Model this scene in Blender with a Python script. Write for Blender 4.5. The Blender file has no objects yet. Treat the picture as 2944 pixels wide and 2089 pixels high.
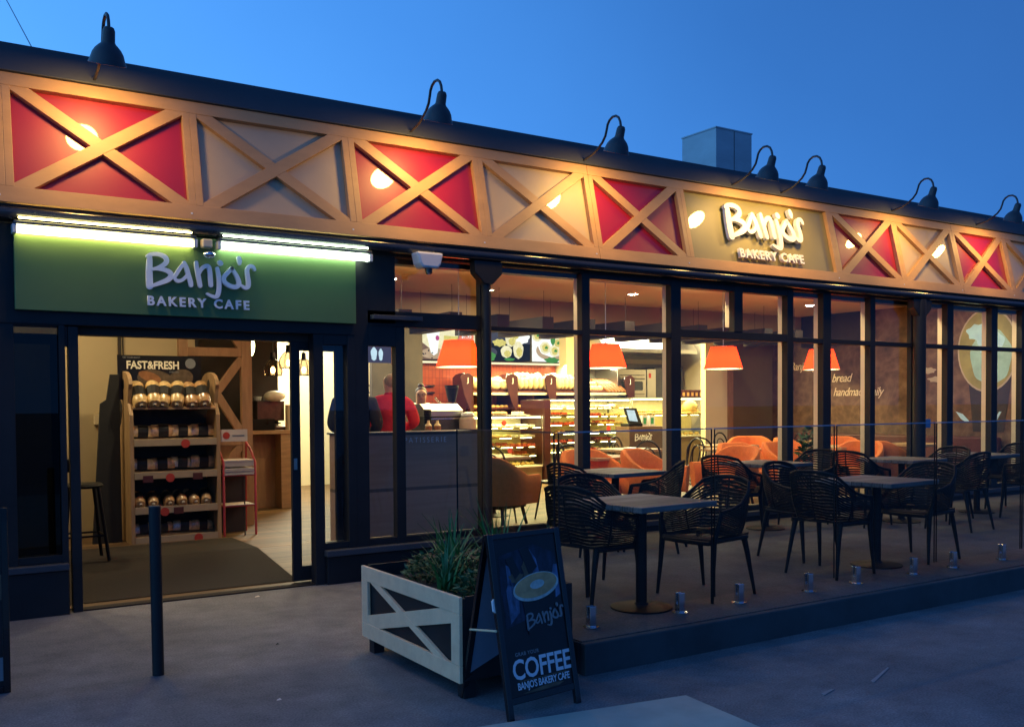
import bpy, bmesh, math, random
from mathutils import Vector, Matrix
random.seed(7)
PI = math.pi
scene = bpy.context.scene
COL = scene.collection

# ------------------------------------------------------------------ materials
MATS = {}
def nodes(name):
    m = bpy.data.materials.new(name); m.use_nodes = True
    nt = m.node_tree; nt.nodes.clear()
    out = nt.nodes.new('ShaderNodeOutputMaterial')
    return m, nt, out
def N(nt, t, **k):
    n = nt.nodes.new(t)
    for a, b in k.items():
        if a.startswith('i_'): n.inputs[a[2:].replace('_', ' ')].default_value = b
        else: setattr(n, a, b)
    return n
def mat(name, col, rough=.5, metal=0., nscale=6., namt=.15, bump=0., bscale=60., coat=0., spec=.5, stretch=(1, 1, 1), col2=None, detail=5., emit=0., coatr=.03):
    m, nt, out = nodes(name); L = nt.links.new
    b = N(nt, 'ShaderNodeBsdfPrincipled'); L(b.outputs[0], out.inputs[0])
    tc = N(nt, 'ShaderNodeTexCoord'); mp = N(nt, 'ShaderNodeMapping'); mp.inputs['Scale'].default_value = stretch
    L(tc.outputs['Object'], mp.inputs[0])
    nz = N(nt, 'ShaderNodeTexNoise'); nz.inputs['Scale'].default_value = nscale; nz.inputs['Detail'].default_value = detail
    nz.inputs['Roughness'].default_value = .6
    L(mp.outputs[0], nz.inputs['Vector'])
    rp = N(nt, 'ShaderNodeValToRGB'); rp.color_ramp.elements[0].position = .3; rp.color_ramp.elements[1].position = .72
    c1 = col2 if col2 else tuple(c * (1 - namt) for c in col)
    c2 = col if col2 else tuple(min(1, c * (1 + namt)) for c in col)
    rp.color_ramp.elements[0].color = (*c1, 1); rp.color_ramp.elements[1].color = (*c2, 1)
    L(nz.outputs[0], rp.inputs[0]); L(rp.outputs[0], b.inputs['Base Color'])
    b.inputs['Roughness'].default_value = rough; b.inputs['Metallic'].default_value = metal
    b.inputs['Specular IOR Level'].default_value = spec
    b.inputs['Coat Weight'].default_value = coat; b.inputs['Coat Roughness'].default_value = coatr; b.inputs['Coat IOR'].default_value = 1.5
    if emit:
        L(rp.outputs[0], b.inputs['Emission Color']); b.inputs['Emission Strength'].default_value = emit
    if bump:
        n2 = N(nt, 'ShaderNodeTexNoise'); n2.inputs['Scale'].default_value = bscale; n2.inputs['Detail'].default_value = 4
        L(mp.outputs[0], n2.inputs['Vector'])
        bp = N(nt, 'ShaderNodeBump'); bp.inputs['Strength'].default_value = bump; bp.inputs['Distance'].default_value = .01
        L(n2.outputs[0], bp.inputs['Height']); L(bp.outputs[0], b.inputs['Normal'])
    MATS[name] = m
    return m
def emat(name, col, st, nscale=4., namt=.05):
    m, nt, out = nodes(name); L = nt.links.new
    e = N(nt, 'ShaderNodeEmission'); e.inputs[1].default_value = st
    nz = N(nt, 'ShaderNodeTexNoise'); nz.inputs['Scale'].default_value = nscale
    tc = N(nt, 'ShaderNodeTexCoord'); L(tc.outputs['Object'], nz.inputs['Vector'])
    rp = N(nt, 'ShaderNodeValToRGB')
    rp.color_ramp.elements[0].color = (*[c * (1 - namt) for c in col], 1); rp.color_ramp.elements[1].color = (*col, 1)
    L(nz.outputs[0], rp.inputs[0]); L(rp.outputs[0], e.inputs[0]); L(e.outputs[0], out.inputs[0])
    MATS[name] = m
    return m
def glass(name, tint=(.93, .96, .95), k=1.7, rough=0.0, f0=.04):
    m, nt, out = nodes(name); L = nt.links.new
    g = N(nt, 'ShaderNodeNewGeometry'); d = N(nt, 'ShaderNodeVectorMath', operation='DOT_PRODUCT')
    L(g.outputs['Incoming'], d.inputs[0]); L(g.outputs['Normal'], d.inputs[1])
    a = N(nt, 'ShaderNodeMath', operation='ABSOLUTE'); L(d.outputs['Value'], a.inputs[0])
    s = N(nt, 'ShaderNodeMath', operation='SUBTRACT'); s.inputs[0].default_value = 1; L(a.outputs[0], s.inputs[1])
    p = N(nt, 'ShaderNodeMath', operation='POWER'); p.inputs[1].default_value = 5; L(s.outputs[0], p.inputs[0])
    q = N(nt, 'ShaderNodeMath', operation='MULTIPLY_ADD'); q.inputs[1].default_value = (1 - f0) * k; q.inputs[2].default_value = f0 * k
    q.use_clamp = True; L(p.outputs[0], q.inputs[0])
    t = N(nt, 'ShaderNodeBsdfTransparent'); t.inputs[0].default_value = (*tint, 1)
    gl = N(nt, 'ShaderNodeBsdfGlossy'); gl.inputs['Roughness'].default_value = rough
    mx = N(nt, 'ShaderNodeMixShader'); L(q.outputs[0], mx.inputs[0]); L(t.outputs[0], mx.inputs[1]); L(gl.outputs[0], mx.inputs[2])
    L(mx.outputs[0], out.inputs[0]); MATS[name] = m
    return m
def shade_mat(name, col):
    m, nt, out = nodes(name); L = nt.links.new
    d = N(nt, 'ShaderNodeBsdfDiffuse'); d.inputs[0].default_value = (*col, 1)
    t = N(nt, 'ShaderNodeBsdfTranslucent'); t.inputs[0].default_value = (*col, 1)
    mx = N(nt, 'ShaderNodeMixShader'); mx.inputs[0].default_value = .62
    L(d.outputs[0], mx.inputs[1]); L(t.outputs[0], mx.inputs[2]); L(mx.outputs[0], out.inputs[0])
    MATS[name] = m
    return m
def brickmat(name, c1, c2, mortar, scale, w, h, rough=.35, msize=.02, offs=.5):
    m, nt, out = nodes(name); L = nt.links.new
    b = N(nt, 'ShaderNodeBsdfPrincipled'); b.inputs['Roughness'].default_value = rough; L(b.outputs[0], out.inputs[0])
    tc = N(nt, 'ShaderNodeTexCoord'); sx = N(nt, 'ShaderNodeSeparateXYZ'); cb = N(nt, 'ShaderNodeCombineXYZ')
    L(tc.outputs['Object'], sx.inputs[0]); L(sx.outputs['X'], cb.inputs[0]); L(sx.outputs['Z'], cb.inputs[1])
    br = N(nt, 'ShaderNodeTexBrick'); br.offset = offs
    for k_, v in (('Color1', c1), ('Color2', c2), ('Mortar', mortar)): br.inputs[k_].default_value = (*v, 1)
    br.inputs['Scale'].default_value = scale; br.inputs['Brick Width'].default_value = w; br.inputs['Row Height'].default_value = h
    br.inputs['Mortar Size'].default_value = msize
    L(cb.outputs[0], br.inputs['Vector']); L(br.outputs['Color'], b.inputs['Base Color'])
    MATS[name] = m
    return m
def planks(name, c1, c2, axis, width, rough=.4, gap=(.01, .008, .006), grain=(2, 30, 30), coat=0.):
    """boards running along one horizontal axis, grain and thin dark joints"""
    m, nt, out = nodes(name); L = nt.links.new
    b = N(nt, 'ShaderNodeBsdfPrincipled'); b.inputs['Roughness'].default_value = rough; L(b.outputs[0], out.inputs[0])
    b.inputs['Coat Weight'].default_value = coat
    tc = N(nt, 'ShaderNodeTexCoord'); mp = N(nt, 'ShaderNodeMapping'); mp.inputs['Scale'].default_value = grain
    L(tc.outputs['Object'], mp.inputs[0]); nz = N(nt, 'ShaderNodeTexNoise'); nz.inputs['Scale'].default_value = 1.; nz.inputs['Detail'].default_value = 6
    L(mp.outputs[0], nz.inputs['Vector'])
    sx = N(nt, 'ShaderNodeSeparateXYZ'); L(tc.outputs['Object'], sx.inputs[0])
    dv = N(nt, 'ShaderNodeMath', operation='DIVIDE'); dv.inputs[1].default_value = width; L(sx.outputs[axis], dv.inputs[0])
    fl = N(nt, 'ShaderNodeMath', operation='FLOOR'); L(dv.outputs[0], fl.inputs[0])
    wn = N(nt, 'ShaderNodeTexWhiteNoise', noise_dimensions='1D'); L(fl.outputs[0], wn.inputs['W'])
    fr = N(nt, 'ShaderNodeMath', operation='FRACT'); L(dv.outputs[0], fr.inputs[0])
    ad = N(nt, 'ShaderNodeMath', operation='MULTIPLY_ADD'); ad.inputs[1].default_value = .45; L(wn.outputs[0], ad.inputs[0]); L(nz.outputs[0], ad.inputs[2])
    rp = N(nt, 'ShaderNodeValToRGB'); rp.color_ramp.elements[0].position = .35; rp.color_ramp.elements[1].position = 1.
    rp.color_ramp.elements[0].color = (*c1, 1); rp.color_ramp.elements[1].color = (*c2, 1); L(ad.outputs[0], rp.inputs[0])
    lt = N(nt, 'ShaderNodeMath', operation='LESS_THAN'); lt.inputs[1].default_value = .06; L(fr.outputs[0], lt.inputs[0])
    mx = N(nt, 'ShaderNodeMix', data_type='RGBA'); L(lt.outputs[0], mx.inputs[0]); L(rp.outputs[0], mx.inputs[6]); mx.inputs[7].default_value = (*gap, 1)
    L(mx.outputs[2], b.inputs['Base Color']); MATS[name] = m
    return m

M = MATS
mat('tan_timber', (.50, .28, .125), .5, nscale=2.5, namt=.10, stretch=(1.2, 3, 3), bump=.06, bscale=30)
mat('red_panel', (.31, .006, .028), .45, namt=.06, nscale=1.5, spec=.5, coat=1., coatr=.015)
mat('cream_panel', (.50, .37, .22), .5, namt=.07, nscale=1.5, coat=1., coatr=.015)
mat('olive_panel', (.24, .21, .08), .5, namt=.05, nscale=1.5, coat=1., coatr=.015)
mat('green_board', (.10, .18, .055), .5, namt=.06, nscale=2, coat=.15, coatr=.2)
mat('navy_metal', (.013, .014, .017), .55, namt=.25, nscale=2.5, bump=.02, spec=.35)
mat('gutter_metal', (.02, .022, .03), .16, namt=.2, nscale=2, spec=.8, bump=.06, bscale=3)
mat('roof_metal', (.045, .05, .062), .55, namt=.15, nscale=1.2)
mat('lamp_metal', (.030, .033, .042), .45, namt=.2)
mat('white_letter', (.75, .76, .78), .35, namt=.03)
mat('sign_letter', (.84, .88, .95), .35, namt=.03)
mat('cream_frame', (.78, .64, .40), .5, namt=.05)
mat('cream_wall', (.50, .39, .22), .75, namt=.05, nscale=1.4)
mat('bright_wall', (.78, .68, .45), .7, namt=.04, nscale=1.)
mat('ceiling_paint', (.66, .52, .31), .85, namt=.05, nscale=.8)
mat('bulkhead_paint', (.34, .24, .14), .8, namt=.06, nscale=.8)
mat('baffle_paint', (.020, .013, .010), .75, namt=.2, nscale=3)
mat('dark_wall', (.035, .028, .024), .7, namt=.3, nscale=3)
mat('olive_wall', (.20, .145, .07), .7, namt=.12, nscale=1.2)
mat('white_plastic', (.68, .70, .72), .35, namt=.05)
mat('steel', (.55, .54, .50), .28, 1., namt=.08, nscale=3)
mat('dark_steel', (.10, .10, .10), .35, .6, namt=.2)
mat('chrome', (.75, .78, .82), .15, 1., namt=.05)
mat('black_resin', (.0045, .005, .006), .55, namt=.25, nscale=8, spec=.22)
mat('black_wood', (.016, .012, .010), .35, namt=.3, nscale=9)
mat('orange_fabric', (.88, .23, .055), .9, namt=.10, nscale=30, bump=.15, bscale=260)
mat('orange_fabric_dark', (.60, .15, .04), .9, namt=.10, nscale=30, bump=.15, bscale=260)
mat('maroon_vinyl', (.10, .022, .018), .5, namt=.2)
mat('pale_timber', (.50, .31, .15), .5, nscale=3, namt=.2, stretch=(1.5, 10, 10))
mat('rack_timber', (.40, .25, .125), .55, nscale=4, namt=.22, stretch=(8, 8, 1.2))
mat('rack_white', (.42, .32, .20), .55, namt=.08)
mat('screen_timber', (.36, .20, .10), .6, nscale=3, namt=.2, stretch=(6, 6, 1))
mat('planter_paint', (.95, .60, .36), .6, namt=.10, nscale=12, bump=.12, bscale=90)
mat('planter_dark', (.012, .012, .014), .6, namt=.3)
mat('soil', (.03, .022, .016), .95, namt=.4, nscale=30, bump=.5)
mat('foliage', (.035, .11, .035), .55, namt=.55, nscale=14)
mat('foliage_light', (.055, .12, .045), .5, namt=.5, nscale=14)
mat('blade_leaf', (.05, .17, .04), .45, namt=.4, nscale=10)
mat('concrete_pad', (.42, .40, .34), .9, nscale=3, namt=.14, bump=.15, bscale=140)
mat('bread_gold', (.78, .48, .17), .55, namt=.3, nscale=14, bump=.1)
mat('bread_pale', (.88, .70, .40), .55, namt=.2, nscale=14, bump=.1)
mat('bread_brown', (.30, .13, .05), .5, namt=.35, nscale=14, bump=.1)
mat('pastry_red', (.50, .07, .03), .35, namt=.3, nscale=20)
mat('pastry_choc', (.10, .04, .02), .35, namt=.3, nscale=20)
mat('icing', (.9, .84, .66), .4, namt=.1, nscale=20)
mat('bagged_gold', (.80, .52, .22), .25, namt=.35, nscale=26, spec=.9, coat=1., coatr=.12, bump=.4, bscale=60)
mat('bagged_brown', (.52, .30, .13), .25, namt=.45, nscale=26, spec=.9, coat=1., coatr=.12, bump=.4, bscale=60)
mat('bag_film', (.55, .50, .42), .15, namt=.4, nscale=25, spec=.9, coat=1.)
mat('black_label', (.012, .011, .010), .6, namt=.2)
mat('tray_timber', (.10, .025, .018), .4, namt=.3, stretch=(1, 6, 6))
mat('shelf_panel', (.05, .013, .010), .35, namt=.25, nscale=3, coat=.4)
mat('red_steel', (.42, .03, .035), .4, namt=.1)
mat('red_dot', (.50, .05, .03), .5, namt=.1)
mat('till_panel', (.12, .07, .045), .5, namt=.15)
mat('case_base', (.26, .17, .08), .5, namt=.15, nscale=2)
mat('machine_paint', (.10, .065, .05), .3, .3, namt=.3, nscale=14)
mat('paper', (.62, .55, .48), .8, namt=.1, nscale=9)
mat('paper_grey', (.36, .34, .33), .8, namt=.25, nscale=40, stretch=(1, 1, 8))
mat('skin', (.55, .30, .20), .55, namt=.06)
mat('hair_grey', (.30, .22, .14), .8, namt=.3, nscale=60)
mat('hair_brown', (.06, .038, .028), .6, namt=.3, nscale=60)
mat('red_fleece', (.62, .022, .028), .9, namt=.12, nscale=12, bump=.3, bscale=180)
mat('khaki_cloth', (.26, .19, .11), .9, namt=.1)
mat('dark_cloth', (.018, .018, .020), .9, namt=.2)
mat('cream_cloth', (.55, .48, .36), .9, namt=.1)
mat('black_paint', (.008, .008, .01), .25, namt=.2, coat=.3)
mat('black_screen', (.01, .01, .012), .1, namt=.1)
mat('doormat', (.018, .012, .008), .95, namt=.35, nscale=60, bump=.6, bscale=220)
mat('galv', (.42, .45, .48), .5, .2, namt=.14, nscale=1.2, stretch=(1, 1, 3))
mat('wall_back', (.45, .38, .26), .8, namt=.05)
mat('kerb_concrete', (.040, .050, .058), .8, namt=.25, nscale=2.5, bump=.1)
mat('decal_white', (.92, .88, .84), .6, namt=.05)
mat('mural_white', (.46, .38, .30), .7, namt=.1)
mat('mural_script', (.85, .70, .52), .6, namt=.05)
mat('mural_crema', (.30, .27, .10), .7, namt=.25, nscale=2.5)
mat('mural_milk', (.34, .56, .58), .7, namt=.25, nscale=3)  # blue of the sky reflected in the window, put into the colour
mat('mural_foam', (.42, .70, 1.0), .7, namt=.15, nscale=5)  # window's sky reflection mixed into this colour as well
mat('mural_cup', (.03, .022, .02), .6, namt=.3)
mat('blue_tag', (.05, .20, .45), .6)
mat('tile_grey', (.42, .42, .36), .4, namt=.1)
mat('jar_glass', (.72, .62, .48), .15, namt=.2, spec=.8)
mat('oven_glass', (.03, .035, .035), .08)
mat('poster_dark', (.009, .009, .011), .35, namt=.5, nscale=7)
mat('poster_blue', (.085, .13, .24), .35, namt=.75, nscale=7, stretch=(3, 3, .8))
mat('poster_blue_dim', (.012, .017, .036), .35, namt=.9, nscale=9, stretch=(3, 3, .8))
mat('poster_white', (.62, .66, .74), .5, namt=.08)
mat('poster_grey', (.19, .20, .22), .5, namt=.1)
mat('poster_brown', (.11, .075, .045), .5, namt=.5, nscale=14)
mat('poster_crema', (.50, .30, .14), .4, namt=.3, nscale=12)
mat('poster_foam', (.42, .48, .46), .4, namt=.3, nscale=30)
mat('bean', (.035, .02, .015), .4)
mat('board_back', (.24, .29, .38), .5, namt=.05)
brickmat('red_tiles', (.27, .055, .025), (.22, .042, .022), (.12, .03, .02), 1., .075, .15, rough=.25, msize=.004, offs=0.)
brickmat('orange_tiles', (.62, .20, .06), (.52, .15, .05), (.30, .10, .04), 1., .075, .2, rough=.25, msize=.004, offs=0.)
planks('floor_timber', (.060, .032, .014), (.19, .105, .045), 'Y', .16, rough=.55, grain=(1.2, 14, 14), coat=0.)
planks('table_timber', (.055, .048, .048), (.24, .21, .20), 'Y', .095, rough=.6, grain=(3, 40, 40))
planks('counter_timber', (.46, .27, .17), (.60, .37, .24), 'Z', .55, rough=.5, grain=(1.6, 20, 26), gap=(.19, .13, .10))
glass('window_glass', tint=(.90, .94, .95), k=1.6)
glass('dark_glass', tint=(.07, .08, .09), k=.7)
glass('fence_glass', tint=(.80, .88, .90), k=1.1)
glass('case_glass', tint=(.93, .96, .92), k=1.2)
glass('shelf_glass', tint=(.86, .84, .66), k=1.5)
glass('bulb_glass', tint=(.72, .66, .58), k=1.8)
shade_mat('red_shade', (.84, .036, .008))
emat('warm_bulb', (1., .60, .17), 130, namt=.02)
emat('tube_warm', (1., .83, .32), 20, namt=.02)
emat('tube_cool', (.80, 1., .68), 17, namt=.02)
emat('downlight_lens', (1., .80, .46), 620, namt=.02)
emat('led_strip', (1., .84, .36), 34, namt=.02)
emat('led_green', (.95, 1., .42), 16, namt=.02)
emat('pendant_lens', (1., .74, .38), 12, namt=.02)
emat('filament', (1., .62, .22), 22, namt=.02)
emat('kitchen_light', (1., .90, .62), 9, namt=.02)
emat('scr_white', (1., 1., .93), 1.5, nscale=9, namt=.35)
emat('scr_sky', (.62, .82, .92), 1.2, nscale=5, namt=.25)
emat('scr_dark', (.025, .028, .035), 1., nscale=6, namt=.6)
emat('scr_slate', (.10, .10, .13), 1., nscale=6, namt=.4)
emat('scr_yellow', (.95, .80, .22), 1.2, nscale=22, namt=.5)
emat('scr_cream', (1., .90, .55), 1.3, nscale=18, namt=.35)
emat('scr_green', (.12, .42, .10), 1., nscale=20, namt=.5)
emat('scr_salmon', (.95, .28, .16), 1.1, namt=.05)
emat('scr_brown', (.34, .20, .12), 1., nscale=30, namt=.6)
emat('scr_tan', (.72, .50, .30), 1., nscale=12, namt=.3)
emat('scr_pink', (.75, .12, .35), 1., nscale=16, namt=.5)
emat('scr_edge', (1., .85, .50), 1.5, namt=.05)
emat('scr_blue', (.16, .15, .26), .45, namt=.3)
emat('scr_phone', (.75, .9, .9), 1.2, nscale=12, namt=.4)

# ground: mottled concrete path
def ground_material(name='path_concrete', q=1.):
    m, nt, out = nodes(name); L = nt.links.new
    b = N(nt, 'ShaderNodeBsdfPrincipled'); b.inputs['Roughness'].default_value = .78; L(b.outputs[0], out.inputs[0])
    b.inputs['Specular IOR Level'].default_value = .3
    tc = N(nt, 'ShaderNodeTexCoord')
    a = N(nt, 'ShaderNodeTexNoise'); a.inputs['Scale'].default_value = .55; a.inputs['Detail'].default_value = 8; a.inputs['Roughness'].default_value = .62
    c = N(nt, 'ShaderNodeTexNoise'); c.inputs['Scale'].default_value = 3.2; c.inputs['Detail'].default_value = 8; c.inputs['Roughness'].default_value = .7
    f = N(nt, 'ShaderNodeTexNoise'); f.inputs['Scale'].default_value = 85; f.inputs['Detail'].default_value = 3
    for t_ in (a, c, f): L(tc.outputs['Object'], t_.inputs['Vector'])
    r1 = N(nt, 'ShaderNodeValToRGB'); r1.color_ramp.elements[0].position = .32; r1.color_ramp.elements[1].position = .68
    r1.color_ramp.elements[0].color = (.134 * q, .132 * q, .140 * q, 1); r1.color_ramp.elements[1].color = (.220 * q, .218 * q, .230 * q, 1)
    L(a.outputs[0], r1.inputs[0])
    r2 = N(nt, 'ShaderNodeValToRGB'); r2.color_ramp.elements[0].position = .3; r2.color_ramp.elements[1].position = .75
    r2.color_ramp.elements[0].color = (.62, .62, .64, 1); r2.color_ramp.elements[1].color = (1.22, 1.20, 1.18, 1); L(c.outputs[0], r2.inputs[0])
    r3 = N(nt, 'ShaderNodeValToRGB'); r3.color_ramp.elements[0].position = .35; r3.color_ramp.elements[1].position = .65
    r3.color_ramp.elements[0].color = (.74, .74, .74, 1); r3.color_ramp.elements[1].color = (1.22, 1.22, 1.22, 1); L(f.outputs[0], r3.inputs[0])
    m1 = N(nt, 'ShaderNodeMix', data_type='RGBA', blend_type='MULTIPLY'); m1.inputs[0].default_value = 1; L(r1.outputs[0], m1.inputs[6]); L(r2.outputs[0], m1.inputs[7])
    m2 = N(nt, 'ShaderNodeMix', data_type='RGBA', blend_type='MULTIPLY'); m2.inputs[0].default_value = 1; L(m1.outputs[2], m2.inputs[6]); L(r3.outputs[0], m2.inputs[7])
    L(m2.outputs[2], b.inputs['Base Color'])
    bp = N(nt, 'ShaderNodeBump'); bp.inputs['Strength'].default_value = .35; bp.inputs['Distance'].default_value = .006
    L(f.outputs[0], bp.inputs['Height']); L(bp.outputs[0], b.inputs['Normal'])
    M[name] = m
ground_material(); ground_material('terrace_concrete', .50)
def mural_material():
    m, nt, out = nodes('mural_print'); L = nt.links.new
    b = N(nt, 'ShaderNodeBsdfPrincipled'); b.inputs['Roughness'].default_value = .6; L(b.outputs[0], out.inputs[0])
    tc = N(nt, 'ShaderNodeTexCoord')
    a = N(nt, 'ShaderNodeTexNoise'); a.inputs['Scale'].default_value = 1.5; a.inputs['Detail'].default_value = 10; a.inputs['Roughness'].default_value = .72; a.inputs['Distortion'].default_value = .8
    L(tc.outputs['Object'], a.inputs['Vector'])
    v = N(nt, 'ShaderNodeTexVoronoi'); v.inputs['Scale'].default_value = 9; L(tc.outputs['Object'], v.inputs['Vector'])
    ad = N(nt, 'ShaderNodeMath', operation='MULTIPLY_ADD'); ad.inputs[1].default_value = .22; L(v.outputs[0], ad.inputs[0]); L(a.outputs[0], ad.inputs[2])
    r = N(nt, 'ShaderNodeValToRGB'); e = r.color_ramp.elements
    e[0].position = .36; e[0].color = (.040, .020, .013, 1); e[1].position = .85; e[1].color = (.24, .145, .085, 1)
    x = e.new(.58); x.color = (.12, .062, .034, 1)
    L(ad.outputs[0], r.inputs[0]); L(r.outputs[0], b.inputs['Base Color']); M['mural_print'] = m
mural_material()

# ------------------------------------------------------------------ mesh helpers
class MB:
    def __init__(s): s.v = []; s.f = []; s.mi = []; s.ms = []; s.cur = 0
    def use(s, m):
        if m not in s.ms: s.ms.append(m)
        s.cur = s.ms.index(m); return s
    def add(s, vs, fs):
        n = len(s.v); s.v += [Vector(p) for p in vs]; s.f += [tuple(i + n for i in f) for f in fs]; s.mi += [s.cur] * len(fs); return s
    def box(s, x0, y0, z0, x1, y1, z1, tf=None):
        vs = [Vector((x, y, z)) for z in (z0, z1) for x, y in ((x0, y0), (x1, y0), (x1, y1), (x0, y1))]
        if tf: vs = [tf(p) for p in vs]
        return s.add(vs, [(3, 2, 1, 0), (4, 5, 6, 7), (0, 1, 5, 4), (1, 2, 6, 5), (2, 3, 7, 6), (3, 0, 4, 7)])
    def quad(s, a, b, c, d): return s.add([a, b, c, d], [(0, 1, 2, 3)])
    def prism(s, pts, tf, w0, w1):
        """polygon of (u, v) pushed from w0 to w1 through tf(u, v, w)"""
        n = len(pts); vs = [tf(u, v, w0) for u, v in pts] + [tf(u, v, w1) for u, v in pts]
        fs = [tuple(range(n))[::-1], tuple(range(n, 2 * n))] + [(i, (i + 1) % n, n + (i + 1) % n, n + i) for i in range(n)]
        return s.add(vs, fs)
    def cyl(s, p0, p1, r0, r1=None, n=14, caps=True):
        r1 = r0 if r1 is None else r1
        return s.tube([p0, p1], [r0, r1], n, caps)
    def tube(s, path, r, n=8, caps=True, closed=False):
        path = [Vector(p) for p in path]; m = len(path)
        rs = r if isinstance(r, (list, tuple)) else [r] * m
        base = len(s.v); up = None
        for i, p in enumerate(path):
            if closed: t = (path[(i + 1) % m] - path[i - 1])
            else: t = path[min(i + 1, m - 1)] - path[max(i - 1, 0)]
            t.normalize()
            if up is None:
                up = Vector((0, 0, 1)) if abs(t.z) < .9 else Vector((1, 0, 0))
            a = t.cross(up)
            if a.length < 1e-5: a = t.cross(Vector((0, 1, 0)))
            a.normalize(); b = a.cross(t); b.normalize(); up = b
            for k in range(n):
                g = 2 * PI * k / n
                s.v.append(p + a * (math.cos(g) * rs[i]) + b * (math.sin(g) * rs[i]))
        for i in range(m if closed else m - 1):
            j = (i + 1) % m
            for k in range(n):
                s.f.append((base + i * n + k, base + i * n + (k + 1) % n, base + j * n + (k + 1) % n, base + j * n + k)); s.mi.append(s.cur)
        if caps and not closed:
            s.f.append(tuple(base + k for k in range(n))[::-1]); s.mi.append(s.cur)
            s.f.append(tuple(base + (m - 1) * n + k for k in range(n))); s.mi.append(s.cur)
        return s
    def lathe(s, prof, c=(0, 0, 0), n=20, tf=None, sx=1., sy=1.):
        c = Vector(c); base = len(s.v); m = len(prof)
        for r, z in prof:
            for k in range(n):
                g = 2 * PI * k / n; p = Vector((math.cos(g) * r * sx, math.sin(g) * r * sy, z))
                if tf: p = tf(p)
                s.v.append(p + c)
        for i in range(m - 1):
            for k in range(n):
                s.f.append((base + i * n + k, base + i * n + (k + 1) % n, base + (i + 1) * n + (k + 1) % n, base + (i + 1) * n + k)); s.mi.append(s.cur)
        if prof[0][0] > 1e-4: s.f.append(tuple(base + k for k in range(n))[::-1]); s.mi.append(s.cur)
        if prof[-1][0] > 1e-4: s.f.append(tuple(base + (m - 1) * n + k for k in range(n))); s.mi.append(s.cur)
        return s
    def blob(s, c, r, n=10, m=6, tf=None):
        prof = [(math.sin(PI * i / m) * 1., -math.cos(PI * i / m)) for i in range(m + 1)]
        c = Vector(c)
        def g(p):
            p = Vector((p.x * r[0], p.y * r[1], p.z * r[2])); return tf(p) if tf else p
        prof[0] = (.0, -1); prof[-1] = (.0, 1)
        return s.lathe([(max(a, 2e-3), b) for a, b in prof], c, n, g)
    def build(s, name, m=None, parent=None, smooth=False, bevel=0., kind=None, origin=None):
        me = bpy.data.meshes.new(name)
        if parent is not None: o0 = parent_loc(parent)
        elif origin is not None: o0 = Vector(origin)
        else:
            xs = [p.x for p in s.v]; ys = [p.y for p in s.v]; zs = [p.z for p in s.v]
            o0 = Vector(((min(xs) + max(xs)) / 2, (min(ys) + max(ys)) / 2, min(zs)))
        me.from_pydata([p - o0 for p in s.v], [], s.f)
        if m is not None: me.materials.append(M[m]); 
        else:
            for q in s.ms: me.materials.append(M[q])
            me.polygons.foreach_set('material_index', s.mi)
        me.validate(); 
        bm = bmesh.new(); bm.from_mesh(me); bmesh.ops.recalc_face_normals(bm, faces=bm.faces)
        if smooth:
            for e in bm.edges:
                if len(e.link_faces) == 2 and e.calc_face_angle(0) > math.radians(38): e.smooth = False
            for f in bm.faces: f.smooth = True
        bm.to_mesh(me); bm.free()
        o = bpy.data.objects.new(name, me); COL.objects.link(o)
        if parent is not None: o.parent = parent
        else: o.location = o0
        if bevel:
            b = o.modifiers.new('bevel', 'BEVEL'); b.width = bevel; b.segments = 2; b.limit_method = 'ANGLE'; b.angle_limit = math.radians(40)
        if kind: o['kind'] = kind
        return o
WLOC = {}
def parent_loc(p):
    v = Vector((0, 0, 0))
    while p is not None: v += p.location; p = p.parent
    return v
def thing(name, label, cat, loc=(0, 0, 0), group=None, rotz=0):
    o = bpy.data.objects.new(name, None); COL.objects.link(o); o.empty_display_size = .2
    o.location = loc; o.rotation_euler = (0, 0, rotz); o['label'] = label; o['category'] = cat
    if group: o['group'] = group
    return o
def tag(o, label, cat, group=None):
    o['label'] = label; o['category'] = cat
    if group: o['group'] = group
    return o
def dup(root, loc, rotz=0., label=None, group=None, scale=None):
    r = root.copy(); COL.objects.link(r); r.location = loc; r.rotation_euler = (0, 0, rotz)
    if scale: r.scale = scale
    if label: r['label'] = label
    if group: r['group'] = group
    def rec(a, b):
        for ch in list(a.children):
            if ch.get('_skip'): continue
            c = ch.copy(); COL.objects.link(c); c.parent = b; rec(ch, c)
    kids = [c for c in root.children]
    for ch in kids:
        c = ch.copy(); COL.objects.link(c); c.parent = r
        for g in list(ch.children):
            d = g.copy(); COL.objects.link(d); d.parent = c
    return r
def text_mesh(body, size, m, parent, tf, depth=.02, bold=0., name='lettering', align='CENTER', spacing=1., shear=0., xs=1.):
    """builtin font; tf maps (u, v, w) in metres to the world"""
    cu = bpy.data.curves.new('t', 'FONT'); cu.body = body; cu.size = size; cu.extrude = depth / 2; cu.offset = bold
    cu.align_x = align; cu.space_character = spacing; cu.shear = shear; cu.resolution_u = 3
    ob = bpy.data.objects.new('t', cu); COL.objects.link(ob)
    dg = bpy.context.evaluated_depsgraph_get(); me = bpy.data.meshes.new_from_object(ob.evaluated_get(dg))
    bpy.data.objects.remove(ob)
    o0 = parent_loc(parent) if parent else Vector((0, 0, 0))
    for v in me.vertices: v.co = Vector(tf(v.co.x * xs, v.co.y, v.co.z + depth / 2)) - o0
    me.materials.clear(); me.materials.append(M[m]); me.name = name
    o = bpy.data.objects.new(name, me); COL.objects.link(o)
    if parent: o.parent = parent
    return o
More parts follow.
